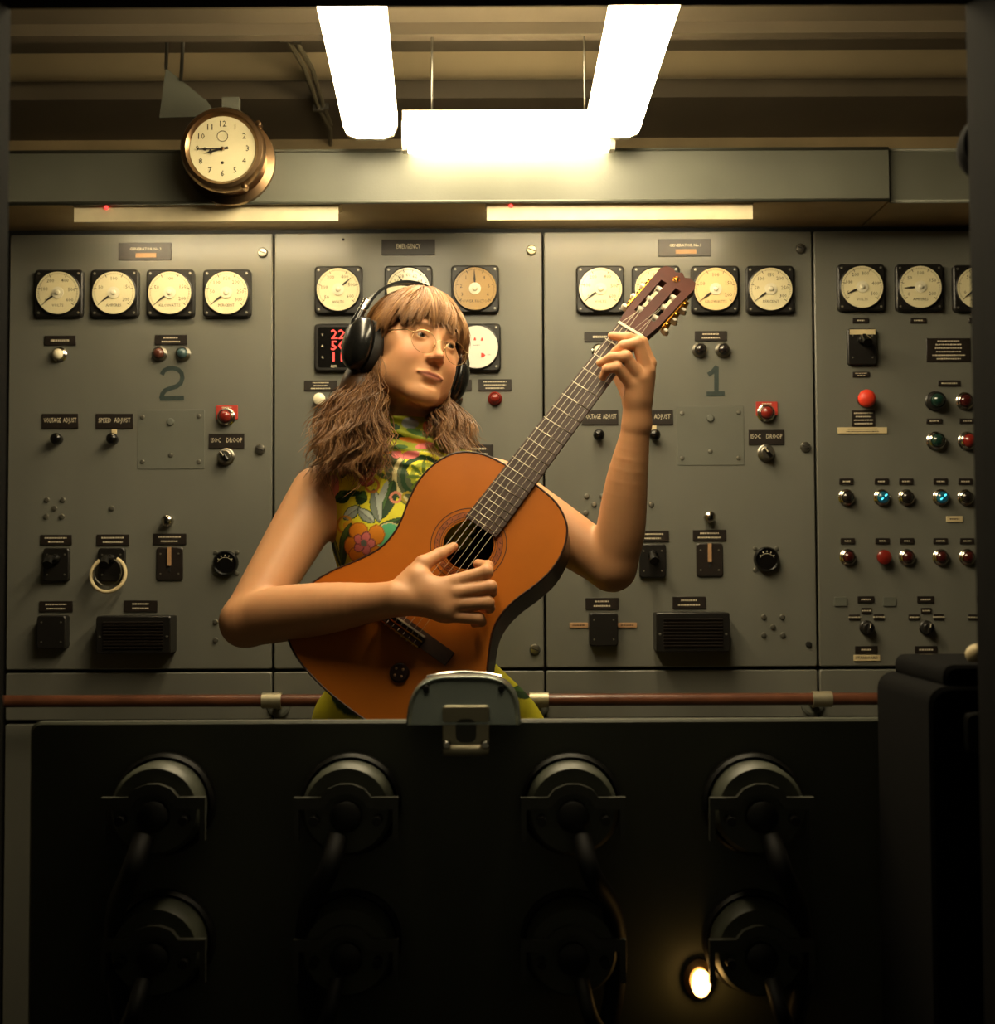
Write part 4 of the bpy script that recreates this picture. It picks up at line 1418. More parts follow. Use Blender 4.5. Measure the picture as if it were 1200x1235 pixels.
# head
B.ell(H(0, -0.014, 0.035), (0.073, 0.094, 0.080), HM, 0.02)
B.ell(H(0, 0.028, -0.012), (0.0625, 0.066, 0.082), HM, 0.025)
for sx in (-1, 1):
    B.cone(H(sx * 0.053, 0.0, -0.040), H(sx * 0.018, 0.066, -0.087), 0.017, 0.016, 0.025)
    B.ell(H(sx * 0.036, 0.058, -0.028), (0.025, 0.024, 0.027), HM, 0.025)
    B.ell(H(sx * 0.040, 0.026, -0.060), (0.026, 0.034, 0.026), HM, 0.03)
    B.ell(H(sx * 0.060, 0.030, 0.005), (0.014, 0.03, 0.02), HM, 0.02)
B.ell(H(0, 0.076, -0.091), (0.0175, 0.0145, 0.015), HM, 0.022)
B.cone(H(-0.03, 0.082, 0.031), H(0.03, 0.082, 0.031), 0.0125, 0.0125, 0.02)
for sx in (-1, 1):
    B.ell(H(sx * 0.030, 0.106, 0.010), (0.0165, 0.017, 0.0125), HM, 0.012, 'sub')
    B.ell(H(sx * 0.031, 0.0775, 0.011), (0.0140, 0.0140, 0.0135), HM, 0.006)
    B.ell(H(sx * 0.031, 0.0935, 0.0095), (0.0125, 0.0075, 0.0036), HM, 0.0015, 'sub')
B.cone(H(0, 0.089, 0.018), H(0, 0.104, -0.020), 0.0068, 0.0080, 0.012)
B.ell(H(0, 0.108, -0.025), (0.0092, 0.0105, 0.0082), HM, 0.008)
for sx in (-1, 1):
    B.ell(H(sx * 0.0115, 0.098, -0.0290), (0.0062, 0.009, 0.0062), HM, 0.006)
    B.ell(H(sx * 0.0062, 0.1035, -0.0352), (0.0032, 0.0048, 0.0022), HM, 0.002, 'sub')
# muzzle, lips
B.ell(H(0, 0.073, -0.059), (0.028, 0.021, 0.021), HM, 0.018)
lipu = [H(x, 0.0945 - 6.5 * x * x - 0.0, -0.0550 - abs(x) * 0.06 - (0.0012 if abs(x) < 0.002 else 0)) for x in (-0.026, -0.016, -0.006, 0, 0.006, 0.016, 0.026)]
lipl = [H(x, 0.0925 - 6.5 * x * x, -0.0628 + 9 * x * x) for x in (-0.024, -0.015, -0.005, 0.005, 0.015, 0.024)]
B.chain(lipu, [0.0016, 0.0030, 0.0038, 0.0036, 0.0038, 0.0030, 0.0016], 0.004, False)
B.chain(lipl, [0.0018, 0.0038, 0.0046, 0.0046, 0.0038, 0.0018], 0.004, False)
ml = [H(x, 0.0985 - 6.5 * x * x, -0.0586 - abs(x) * 0.03) for x in np.linspace(-0.027, 0.027, 7)]
for a_, b_ in zip(ml, ml[1:]):
    B.cone(a_, b_, 0.0013, 0.0013, 0.0018, 'sub')
B.ell(H(0, 0.094, -0.0745), (0.016, 0.006, 0.004), HM, 0.008, 'sub')

V, Q = B.mesh()
loc = (V - HC) @ HM
x_, f_, z_ = loc.T
tint = np.tile(A(lin((206, 150, 106))), (len(V), 1))


def blend(t, mask, c):
    return t + (A(lin(c)) - t) * np.clip(mask, 0, 1)[:, None]


head = (f_ > 0.04) & (np.abs(z_) < 0.13) & (np.abs(x_) < 0.09)
ml_ = np.exp(-((x_ / 0.0245) ** 4)) * np.clip(1 - np.abs((z_ + 0.0590 + 3.0 * x_ * x_ * 0) / (0.0074 - 5 * x_ * x_ )) ** 3, 0, 1) * head * (f_ > 0.08)
tint = blend(tint, ml_ * 0.85, (158, 84, 72))
seam = np.exp(-((z_ + 0.0586 + np.abs(x_) * 0.03) / 0.0012) ** 2) * (np.abs(x_) < 0.026) * head * (f_ > 0.08)
tint = blend(tint, seam * 0.8, (92, 40, 36))
for sx in (-1, 1):
    ck_ = np.exp(-(((x_ - sx * 0.042) / 0.022) ** 2 + ((z_ + 0.022) / 0.018) ** 2)) * head
    tint = blend(tint, ck_ * 0.3, (214, 130, 104))
    bw = np.exp(-(((z_ - 0.030 + 6 * (np.abs(x_) - 0.03) ** 2) / 0.0035) ** 2)) * (np.abs(np.abs(x_) - 0.032) < 0.02) * head
    tint = blend(tint, bw * 0.55, (110, 74, 46))
    lash = np.exp(-(((z_ - 0.0136 + 14 * (x_ - sx * 0.031) ** 2) / 0.0016) ** 2)) * (np.abs(x_ - sx * 0.031) < 0.0145) * head
    tint = blend(tint, lash * 0.8, (60, 38, 28))
nt_ = np.exp(-((x_ / 0.014) ** 2 + ((z_ + 0.026) / 0.012) ** 2)) * (f_ > 0.095)
tint = blend(tint, nt_ * 0.25, (222, 132, 104))
PO = Vector((float(P(495, 800, YT).x), YT, 0.0))
pm = np_mesh('person', V, Q, PO, tint)
pm.materials.append(MATS['skin'])
person = link('person', pm, None, PO)
tag(person, 'person in a floral sleeveless top playing a guitar, head turned aside', 'person')

# eyes
for sx in (-1, 1):
    mb = MB().lathe([(0, 0.012), (0.006, 0.0104), (0.0104, 0.006), (0.012, 0), (0.0104, -0.006), (0.0085, -0.0085), (0.0065, -0.01009), (0.0055, -0.01067), (0.0032, -0.01157), (0.0024, -0.01176), (0, -0.012)], 24)
    gaze = (hf * 0.97 + hl * 0.18)
    gaze /= np.linalg.norm(gaze)
    yv = -gaze
    zv = hu - yv * (hu @ yv)
    zv /= np.linalg.norm(zv)
    xv = np.cross(yv, zv)
    c = H(sx * 0.031, 0.0785, 0.0105)
    cols = []
    for p in mb.v:
        rr = math.hypot(p[0], p[2])
        if p[1] < 0 and rr < 0.0027:
            cols.append(lin((12, 10, 9)))
        elif p[1] < 0 and rr < 0.0058:
            cols.append(lin((58, 54, 44)))
        else:
            cols.append(lin((176, 162, 146)))
    M3 = np.stack([xv, yv, zv], 1)
    VV = np.array(mb.v) @ M3.T + c
    mb.v = [tuple(p) for p in VV - A(PO)]
    me = mb.mesh('eye', 80)
    a = me.color_attributes.new('tint', 'FLOAT_COLOR', 'POINT')
    a.data.foreach_set('color', np.concatenate([np.array(cols), np.ones((len(cols), 1))], 1).astype(np.float32).ravel())
    part('eye', me, 'eye', person, PO)

# ------------------------------------------------------------------ printed sleeveless top / dress
D = Field(axis((-0.40, 0.14, 0.0017)), axis((2.22, 2.60, 0.0028)), axis((0.52, 1.0, 0.007), (1.0, 1.53, 0.0017)))
torso(D, 0.006, 0.045)
D.cone(NECK + A((0, 0, -0.05)), H(0, -0.022, -0.078), 0.066, 0.0575, 0.03)
D.cone(A(P(500, 900, YT + 0.015)), A((A(P(500, 900, YT))[0], YT + 0.02, 0.60)), 0.155, 0.20, 0.05)
X, Y_, Z_ = D.xs[:, None, None], D.ys[None, :, None], D.zs[None, None, :]
# folds
D.F += (0.0022 * np.sin(60 * X + 22 * Z_ + 3 * np.sin(18 * Z_)) * np.clip((1.36 - Z_) / 0.1, 0, 1)).astype(np.float32)
nk = np.clip((Z_ - 1.405) / 0.02, 0, 1)
D.F += (0.003 * np.sin(230 * (Z_ + 0.25 * X)) * nk).astype(np.float32)
# armholes, collar edge and hem
xa = P(394, 600, YT).x
xb = P(590, 600, YT).x
lean = 0.10 * np.clip(1.36 - Z_, 0, 0.25)
side = np.where(Z_ > 1.17, 1.0, 0.0)
D.F = np.maximum(D.F, np.where(Z_ > 1.20, (xa - lean * 1.2) - X, -1).astype(np.float32))
D.F = np.maximum(D.F, np.where(Z_ > 1.20, X - (xb + lean * 1.2), -1).astype(np.float32))
top = H(0, 0.0, -0.085)
D.F = np.maximum(D.F, ((Z_ - P(488, 506, YT).z) * 1.0 + 0 * X + 0 * Y_).astype(np.float32))
D.F = np.maximum(D.F, (0.56 - Z_ + 0 * X + 0 * Y_).astype(np.float32))
V, Q = D.mesh()
KD = FPX / 2.33
u_, v_ = 600 + V[:, 0] * KD, 678 - (V[:, 2] - CAMZ) * KD
base = A(lin((226, 216, 46)))
tint = np.tile(base, (len(V), 1))
rs = np.random.RandomState(3)


def stamp(cx, cy, rx, ry, ang, col, edge=None, n=2.0):
    global tint
    a = R(ang)
    dx, dy = u_ - cx, v_ - cy
    p, q = dx * math.cos(a) + dy * math.sin(a), -dx * math.sin(a) + dy * math.cos(a)
    m = (np.abs(p / rx) ** n + np.abs(q / ry) ** n) < 1
    if edge is not None:
        m2 = (np.abs(p / (rx + 1.2)) ** n + np.abs(q / (ry + 1.2)) ** n) < 1
        tint[m2] = lin(edge)
    tint[m] = lin(col)
    return m, p, q


DK, GR, WH, PK, OR, TL, LG = (38, 66, 34), (70, 104, 48), (176, 184, 170), (226, 120, 118), (232, 140, 30), (96, 190, 136), (150, 158, 40)


def leaf(cx, cy, l, w_, ang, c1=GR, c2=DK):
    m, p, q = stamp(cx, cy, l, w_, ang, c1, DK, 1.6)
    tint[m & (q > 0)] = lin(c2)
    tint[m & (np.abs(q) < 0.6)] = lin(tuple(int(x * 0.6) for x in c1))


def flower(cx, cy, r, c1, c2, n=5, rot=0):
    for i in range(n):
        a = rot + 360 * i / n
        stamp(cx + r * 0.62 * math.cos(R(a)), cy + r * 0.62 * math.sin(R(a)), r * 0.5, r * 0.4, a, c1, tuple(int(x * 0.6) for x in c1))
    stamp(cx, cy, r * 0.42, r * 0.38, 0, c2)
    stamp(cx, cy, r * 0.15, r * 0.14, 0, (70, 50, 40))


def ring(cx, cy, r, wd, col):
    rr = np.hypot(u_ - cx, v_ - cy)
    tint[np.abs(rr - r) < wd] = lin(col)


# scattered print over the whole garment, then the motifs that show
for i in range(150):
    cx, cy = rs.uniform(330, 680), rs.uniform(500, 1080)
    t_ = rs.randint(6)
    if t_ == 0:
        flower(cx, cy, rs.uniform(12, 20), (OR, PK)[rs.randint(2)], PK, 5, rs.uniform(0, 90))
    elif t_ in (1, 2):
        leaf(cx, cy, rs.uniform(12, 20), rs.uniform(5, 8), rs.uniform(0, 180))
    elif t_ == 3:
        leaf(cx, cy, 13, 6, rs.uniform(0, 180), WH, (150, 158, 146))
    elif t_ == 4:
        ring(cx, cy, rs.uniform(7, 14), 1.8, (LG, GR, (190, 120, 60))[rs.randint(3)])
    else:
        stamp(cx, cy, 12, 9, 0, (206, 200, 40), LG)
area = (u_ > 395) & (u_ < 545) & (v_ > 540) & (v_ < 690)
tint[area] = base
ring(470, 560, 16, 3, GR); ring(470, 560, 10, 1.5, (190, 196, 60))
stamp(482, 578, 12, 34, -24, (84, 92, 62), DK)
ring(510, 575, 34, 2.6, (214, 200, 140)); ring(510, 575, 24, 3, DK); ring(512, 574, 14, 3, LG)
for a_ in range(0, 360, 45):
    stamp(511 + 12 * math.cos(R(a_)), 575 + 12 * math.sin(R(a_)), 9, 2.4, a_, (90, 112, 30))
flower(444, 560, 13, PK, (214, 150, 60)); stamp(442, 578, 9, 7, 0, (208, 100, 96), (150, 60, 60)); stamp(494, 548, 12, 5, -10, PK); stamp(478, 546, 6, 6, 0, PK); stamp(462, 543, 10, 4, 0, OR)
stamp(398, 588, 8, 17, 8, (232, 150, 138), PK); stamp(394, 610, 6, 12, 0, PK)
leaf(412, 598, 10, 7, -20, GR, DK); leaf(436, 600, 7, 8, 20, GR, DK); leaf(424, 594, 12, 3, 0, DK, DK)
leaf(402, 556, 9, 6, 40, DK, DK); leaf(412, 566, 8, 5, 100, GR, DK)
leaf(468, 603, 24, 9, -72, GR, DK); leaf(455, 610, 20, 7, 78, WH, (120, 130, 116)); stamp(462, 596, 4, 17, 20, WH)
ring(449, 585, 8, 1.6, (196, 120, 54)); ring(478, 600, 6, 1.6, (226, 140, 110)); ring(492, 600, 6, 1.4, (170, 150, 40))
leaf(424, 618, 12, 7, -35, WH, (140, 148, 138)); leaf(443, 622, 13, 6, 38, WH, (140, 148, 138))
ring(415, 632, 10, 1.4, (214, 150, 40)); stamp(422, 633, 9, 6, 0, (226, 176, 40))
leaf(468, 634, 22, 4, -25, GR, DK)
stamp(470, 646, 16, 14, -30, TL, (222, 206, 150)); 
leaf(417, 652, 22, 8, -70, GR, DK); leaf(412, 668, 18, 5, -75, GR, DK)
for cx, cy, rx, ry in ((434, 640, 11, 9), (456, 645, 9, 11), (424, 658, 8, 10), (432, 668, 10, 8), (450, 664, 10, 7)):
    stamp(cx, cy, rx, ry, 0, OR, (170, 90, 24))
flower(441, 655, 12, PK, (208, 96, 90)); stamp(441, 655, 4, 4, 0, (110, 110, 100))
leaf(400, 660, 26, 3.2, 72, LG, DK); leaf(392, 668, 30, 3, 76, (90, 96, 40), DK)
# shirred collar and yoke
cm = (v_ < 543) & (np.abs(u_ - 490) < 70)
tint[cm] = A(lin((150, 156, 34)))
for cx, cy, rx, ry, a_, c_ in ((470, 512, 12, 5, 10, DK), (494, 508, 10, 7, 0, (140, 144, 150)), (505, 520, 16, 4, 15, GR), (475, 524, 16, 3.5, 15, DK), (500, 530, 20, 3, 8, (206, 120, 40)), (468, 534, 12, 4, 0, (196, 190, 50)),
                               (515, 512, 6, 8, 0, (190, 90, 50)), (512, 536, 12, 4, -10, PK), (482, 538, 10, 3, 0, GR), (455, 520, 8, 6, 30, (196, 190, 50))):
    stamp(cx, cy, rx, ry, a_, c_)
dm_ = np_mesh('dress', V, Q, PO, tint)
dm_.materials.append(MATS['dress_print'])
dress = link('floral_dress', dm_, person, PO)
dress['label'] = 'yellow green sleeveless dress with floral print and gathered collar'

# ------------------------------------------------------------------ hair
rs = np.random.RandomState(11)


def skull(az, el, s=1.0):
    """Point on the scalp: azimuth 0 at the face, positive to her left; elevation from ear level."""
    return A((0.075 * s * math.sin(az) * math.cos(el), -0.014 + 0.096 * s * math.cos(az) * math.cos(el), 0.035 + 0.082 * s * math.sin(el)))


strands, srad, scol = [], [], []
NSEG = 22


def push_out(pts, gap=0.004):
    for _ in range(3):
        d = B.sample(pts)
        near = d < gap
        q = pts[near]
        if len(q) == 0:
            break
        e = 0.003
        gdir = np.stack([B.sample(q + A((e, 0, 0))) - B.sample(q - A((e, 0, 0))), B.sample(q + A((0, e, 0))) - B.sample(q - A((0, e, 0))), B.sample(q + A((0, 0, e))) - B.sample(q - A((0, 0, e)))], 1)
        gdir /= np.linalg.norm(gdir, axis=1)[:, None] + 1e-9
        pts[near] = q + gdir * np.clip(gap - d[near], 0, 0.02)[:, None]
    return pts


def skull_v(az, el, s):
    return np.stack([0.075 * s * np.sin(az) * np.cos(el), -0.014 + 0.096 * s * np.cos(az) * np.cos(el), 0.035 + 0.082 * s * np.sin(el)], -1)


HB, HL_, HD = A(lin((116, 77, 42))), A(lin((172, 127, 78))), A(lin((62, 40, 22)))
# long side and back hair, in locks; each lock is an array (strand, point, xyz)
NL, NK = 215, 46
for L_ in range(NL):
    side_ = 1 if L_ % 5 in (1, 3) else -1
    az0 = side_ * R(rs.uniform(88, 178) if rs.rand() < 0.55 else rs.uniform(86, 112))
    start_az = side_ * R(rs.uniform(5, 60)) if abs(az0) < R(110) else az0 * rs.uniform(0.6, 1.0)
    front = abs(az0) < R(120)
    length = rs.uniform(0.16, 0.25) if side_ < 0 else rs.uniform(0.12, 0.19)
    ph, ph2 = rs.uniform(0, 6.28, 2)
    wl_, amp = rs.uniform(0.045, 0.09), rs.uniform(0.004, 0.012)
    spread = rs.uniform(-0.03, 0.085) if side_ < 0 else rs.uniform(0.0, 0.085)
    fwd = (rs.uniform(0.02, 0.10) if side_ < 0 else rs.uniform(0.06, 0.15)) if front else rs.uniform(-0.02, 0.03)
    tone = rs.uniform(0, 1)
    puff = rs.uniform(1.05, 1.17)
    jit = rs.normal(0, 1, (NK, 3))
    nA = 8
    t_ = np.linspace(0, 1, nA)[None, :]
    el0 = R(rs.uniform(70, 88))
    az = start_az + (az0 - start_az) * t_ ** 0.8 + jit[:, :1] * 0.06
    el = el0 + (R(-16) - el0) * t_
    pa = skull_v(az, el + 0 * az, puff + 0.012 * jit[:, 1:2] + 0 * az) @ HM.T + HC
    base_ = pa[:, -1:, :]
    out = HM @ skull(az0, 0)
    out[2] = 0
    out /= np.linalg.norm(out) + 1e-9
    ll = (length * (1 + 0.10 * jit[:, 2:3]))
    t_ = (np.arange(1, NSEG - nA + 1) / (NSEG - nA))[None, :]
    tuck = -0.012 * np.sin(np.pi * np.minimum(t_ * 1.6, 1))
    off = (spread * t_ ** 1.5 + tuck)[..., None] * out
    off = off + (-fwd * t_ ** 1.2)[..., None] * A((0, 1, 0))
    am = amp * (0.3 + 0.9 * t_)
    wv = am * np.sin(2 * np.pi * ll * t_ / wl_ + ph + 0.5 * jit[:, :1])
    wv2 = am * 0.8 * np.cos(2 * np.pi * ll * t_ / wl_ * 0.93 + ph2 + 0.5 * jit[:, 1:2])
    fan = (0.003 + 0.008 * t_)[..., None] * (jit * A((1, 1, 0.4)))[:, None, :]
    pb = base_ + off + fan + np.stack([wv, wv2, -ll * t_], -1)
    strands.append(np.concatenate([pa, pb], 1))
    srad.append(np.interp(np.linspace(0, 1, NSEG), [0, 0.5, 0.9, 1], [0.0006, 0.0008, 0.0006, 0.0002])[None, :] * rs.uniform(0.8, 1.35, (NK, 1)))
    mixv = np.clip(tone * 0.55 + 0.2 * jit[:, 2:3], 0, 1)
    c0 = HB + (HL_ - HB) * mixv
    c0 = c0 + (HD - c0) * np.clip(0.5 * (0.55 - tone) + 0.12 * jit[:, :1], 0, 1)
    scol.append(np.clip(c0, 0.005, 1))
# top hair and fringe swept over the forehead
NF = 44
for L_ in range(120):
    u0 = rs.uniform(-1, 1)
    az1 = u0 * R(76)
    az_s = u0 * R(34) + rs.normal(0, 0.12)
    tone = rs.uniform(0, 1)
    el1 = R(rs.uniform(-3, 9) - 24 * abs(u0) ** 2.6)
    puff = rs.uniform(1.07, 1.20)
    curl = rs.uniform(-0.018, 0.018)
    sweep = rs.uniform(-0.25, 0.12)
    jit = rs.normal(0, 1, (NF, 3))
    t_ = np.linspace(0, 1, NSEG)[None, :]
    conv = 0.3 + 0.9 * np.sin(np.pi * (0.15 + 0.75 * t_))
    az = az_s + (az1 - az_s) * t_ ** 0.85 + 0.045 * jit[:, :1] * conv + sweep * np.sin(np.pi * t_) * (1 if u0 > 0 else -1) * -0.5
    el_a = R(rs.uniform(64, 90)) + 0.08 * jit[:, 1:2]
    el = el_a + (el1 + 0.05 * jit[:, 2:3] + 0.10 * np.abs(jit[:, :1]) - el_a) * t_
    s_ = puff + 0.016 * jit[:, 1:2] + 0.03 * np.sin(np.pi * t_)
    q_ = skull_v(az, el, s_)
    q_[..., 0] += curl * t_ ** 3
    q_[..., 1] += 0.006 * t_ ** 2 + 0.003 * np.sin(5 * t_ + u0 * 9)
    strands.append(q_ @ HM.T + HC)
    srad.append(np.interp(t_[0], [0, 0.5, 0.85, 1], [0.0006, 0.0008, 0.0006, 0.00015])[None, :] * rs.uniform(0.8, 1.35, (NF, 1)))
    c0 = HB + (HL_ - HB) * np.clip(0.1 + tone * 0.75 + 0.18 * jit[:, 2:3], 0, 1)
    scol.append(np.clip(c0, 0.005, 1))
strands, srad, scol = np.concatenate(strands), np.concatenate(srad), np.concatenate(scol)
ST = np.array(strands)
ST = push_out(ST.reshape(-1, 3), 0.005).reshape(ST.shape)
RD = np.array(srad)
CO = np.array(scol)
NSTR = len(ST)
T_ = np.gradient(ST, axis=1)
T_ /= np.linalg.norm(T_, axis=2)[..., None] + 1e-9
ref = np.tile(A((0.3, 0.9, 0.2)), (NSTR, NSEG, 1))
U_ = np.cross(T_, ref)
U_ /= np.linalg.norm(U_, axis=2)[..., None] + 1e-9
W_ = np.cross(T_, U_)
rings_ = []
for k in range(3):
    a = 2 * math.pi * k / 3
    rings_.append(ST + (U_ * math.cos(a) + W_ * math.sin(a)) * RD[..., None])
VV = np.stack(rings_, 2).reshape(-1, 3)
idx = (np.arange(NSTR * NSEG * 3).reshape(NSTR, NSEG, 3))
qs = []
for k in range(3):
    j = (k + 1) % 3
    qs.append(np.stack([idx[:, :-1, k], idx[:, :-1, j], idx[:, 1:, j], idx[:, 1:, k]], -1).reshape(-1, 4))
QQ = np.concatenate(qs)
TT = np.repeat(CO, NSEG * 3, axis=0)
# solid under-layer so the scalp does not show
HFd = Field(axis((-0.36, 0.06, 0.004)), axis((2.26, 2.60, 0.004)), axis((1.28, 1.76, 0.004)))
HFd.ell(H(0, -0.018, 0.040), (0.080, 0.1, 0.0885), HM, 0.01)
HFd.cone(H(-0.062, -0.04, 0.0), H(-0.07, -0.035, -0.10), 0.03, 0.034, 0.03)
HFd.cone(H(0.062, -0.04, 0.0), H(0.066, -0.035, -0.09), 0.03, 0.03, 0.03)
HFd.cone(H(0, -0.075, 0.0), H(0, -0.07, -0.10), 0.05, 0.045, 0.03)
HFd.cone(H(-0.07, -0.03, -0.08), A(P(418, 545, 2.37)), 0.034, 0.026, 0.03)
HFd.cone(H(0.066, -0.03, -0.08), A(P(546, 525, 2.40)), 0.022, 0.008, 0.03)
HFd.ell(H(0, 0.078, -0.030), (0.078, 0.080, 0.084), HM, 0.012, 'sub')
HV, HQ = HFd.mesh()
hm = np_mesh('hair', np.concatenate([VV, HV]), np.concatenate([QQ, HQ + len(VV)]), PO, np.concatenate([TT, np.tile(HD * 1.3, (len(HV), 1))]))
hm.materials.append(MATS['hair'])
hair = link('hair', hm, person, PO)
hair['label'] = 'long wavy light brown hair with a fringe'
hair['kind'] = 'stuff'

# ------------------------------------------------------------------ headphones
hp = thing('headphones', 'black over-ear headphones worn by the guitarist', 'headphones', Vector(H(0, 0, 0.13)))


def to_head(mb):
    mb.v = [tuple(H(*p)) for p in mb.v]
    return mb


for sx in (-1, 1):
    def cup(prof, seg=32):
        mb = MB()
        # lathe about her ear axis, stretched upright; x out of the head
        v, rings, f = [], [], []
        for r_, x in prof:
            if r_ < 1e-6:
                rings.append([len(v)])
                v.append((sx * (x - (0.012 if sx > 0 else 0.004)), -0.004, -0.010))
            else:
                rings.append([len(v) + i for i in range(seg)])
                v += [(sx * (x - (0.012 if sx > 0 else 0.004)), -0.004 + 0.80 * r_ * math.cos(2 * math.pi * i / seg), -0.010 + 1.06 * r_ * math.sin(2 * math.pi * i / seg)) for i in range(seg)]
        for a, b in zip(rings, rings[1:]):
            for i in range(seg):
                j = (i + 1) % seg
                if len(b) == 1:
                    f.append((a[i], a[j], b[0]))
                else:
                    f.append((a[i], a[j], b[j], b[i]))
        return mb.add(v, f)
    c_ = at_world('ear_cup', to_head(cup([(0.036, 0.098), (0.047, 0.100), (0.0495, 0.106), (0.0485, 0.114), (0.043, 0.124), (0.033, 0.131), (0.018, 0.135), (0, 0.136)])), 'phone_black', hp, sharp=60)
    at_world('ear_pad', to_head(cup([(0.028, 0.074), (0.040, 0.073), (0.047, 0.078), (0.049, 0.087), (0.047, 0.097), (0.036, 0.0975)])), 'phone_pad', hp, sharp=60)
    yk = [(sx * 0.122, -0.004, 0.002), (sx * 0.120, -0.004, 0.026), (sx * 0.114, -0.004, 0.045), (sx * 0.108, -0.004, 0.066)]
    at_world('yoke', to_head(MB().tube(yk, [0.007, 0.009, 0.008, 0.006], 10)), 'phone_black', hp)
    at_world('slider', to_head(MB().tube([(sx * 0.112, -0.004, 0.052), (sx * 0.105, -0.004, 0.074)], 0.0075, 12)), 'chrome', hp)
bnd = []
for a_ in range(-76, 77, 4):
    bnd.append((0.108 * math.sin(R(a_)), -0.004, 0.028 + 0.112 * math.cos(R(a_))))
mbb = MB()
v, f = [], []
for i, (x, y, z) in enumerate(bnd):
    n_ = Vector((x, 0, z - 0.028)).normalized()
    for dy, dr in ((-0.011, 0.0), (-0.011, 0.005), (0.011, 0.005), (0.011, 0.0)):
        v.append((x + n_.x * dr, y + dy, z + n_.z * dr))
    if i:
        for k in range(4):
            f.append(((i - 1) * 4 + k, (i - 1) * 4 + (k + 1) % 4, i * 4 + (k + 1) % 4, i * 4 + k))
at_world('headband', to_head(mbb.add(v, f)), 'phone_black', hp)

# ------------------------------------------------------------------ spectacles
gl = thing('glasses', 'thin gold wire round glasses on the guitarist', 'glasses', Vector(H(0, 0.11, 0.005)))
for sx in (-1, 1):
    c_ = (sx * 0.0335, 0.108, -0.008)
    rg = [(c_[0] + 0.0235 * math.cos(R(a_)), c_[1] - 0.0035 * (math.cos(R(a_)) * sx), c_[2] + 0.021 * math.sin(R(a_))) for a_ in range(0, 361, 12)]
    at_world('rim', to_head(MB().tube(rg, 0.0006, 6, False)), 'wire_gold', gl)
    n_ = len(rg) - 1
    at_world('lens', to_head(MB().add(rg[:-1] + [c_], [(i, (i + 1) % n_, n_) for i in range(n_)])), 'spectacle_glass', gl)
    at_world('temple', to_head(MB().tube([(sx * 0.055, 0.105, 0.002), (sx * 0.0655, 0.098, 0.006), (sx * 0.0735, 0.06, 0.012), (sx * 0.078, 0.01, 0.014)], [0.0008, 0.0009, 0.0009, 0.001], 8)), 'wire_gold', gl)
    at_world('hinge', to_head(MB().tube([(sx * 0.0545, 0.106, 0.0015), (sx * 0.058, 0.1045, 0.003)], 0.0013, 8)), 'wire_gold', gl)
    at_world('nose_pad', to_head(MB().tube([(sx * 0.011, 0.108, -0.004), (sx * 0.0105, 0.104, -0.012)], 0.0013, 8)), 'wire_gold', gl)
at_world('bridge', to_head(MB().tube([(-0.0105, 0.1105, -0.003), (-0.005, 0.1145, 0.001), (0.005, 0.1145, 0.001), (0.0105, 0.1105, -0.003)], 0.0006, 6)), 'wire_gold', gl)

# ------------------------------------------------------------------ guitar
gt = thing('classical_guitar', 'orange brown classical guitar held by the person in floral top', 'guitar', GO)


def gp(name, mb, m, parent=None, label=None, sharp=38):
    mb.v = [tuple(GM @ Vector(p)) for p in mb.v]
    return at_world(name, mb, m, parent or gt, label, sharp)


# body outline in (u, v): control points (distance from the neck end, half width)
prof = [(0.0, 0.0), (0.001, 0.035), (0.008, 0.080), (0.030, 0.117), (0.065, 0.136), (0.105, 0.141), (0.145, 0.134), (0.180, 0.123), (0.212, 0.118), (0.245, 0.122), (0.285, 0.142), (0.325, 0.166), (0.365, 0.181), (0.400, 0.184), (0.432, 0.175), (0.460, 0.147), (0.477, 0.105), (0.486, 0.050), (0.488, 0.0)]
UT = 0.152
half = []
for i in range(len(prof) - 1):
    p0, p1, p2, p3 = [Vector(prof[q]) for q in (max(i - 1, 0), i, i + 1, min(i + 2, len(prof) - 1))]
    if i == 0:
        p0 = Vector((prof[1][0], -prof[1][1]))
    if i == len(prof) - 2:
        p3 = Vector((prof[-2][0], -prof[-2][1]))
    for j in range(4):
        t_ = j / 4
        half.append(0.5 * ((2 * p1) + (p2 - p0) * t_ + (2 * p0 - 5 * p1 + 4 * p2 - p3) * t_ ** 2 + (3 * p1 - p0 - 3 * p2 + p3) * t_ ** 3))
half.append(Vector(prof[-1]))
outl = [(UT - p.x, p.y) for p in half] + [(UT - p.x, -p.y) for p in half[-2:0:-1]]
NO = len(outl)
DEP = 0.094
RH = 0.0432
# soundboard with its round hole
bm = bmesh.new()
ov = [bm.verts.new((u, v, 0)) for u, v in outl]
hv = [bm.verts.new((RH * math.cos(2 * math.pi * i / 48), RH * math.sin(2 * math.pi * i / 48), 0)) for i in range(48)]
ed = [bm.edges.new((ov[i], ov[(i + 1) % NO])) for i in range(NO)] + [bm.edges.new((hv[i], hv[(i + 1) % 48])) for i in range(48)]
bmesh.ops.triangle_fill(bm, use_beauty=True, use_dissolve=False, edges=ed)
bm.verts.index_update()
tv = [tuple(q.co) for q in bm.verts]
tf = [tuple(q.index for q in fc.verts) for fc in bm.faces if not (abs(fc.calc_center_median().x) < RH * 0.9 and fc.calc_center_median().to_2d().length < RH * 0.7)]
bm.free()
gp('soundboard', MB().add(tv, tf), 'cedar', None, 'glossy orange cedar soundboard', 80)
gp('side_rib', MB().add([(u, v, 0) for u, v in outl] + [(u, v, -DEP) for u, v in outl], [(i, (i + 1) % NO, NO + (i + 1) % NO, NO + i) for i in range(NO)]), 'rosewood', None, 'dark glossy rosewood sides', 60)
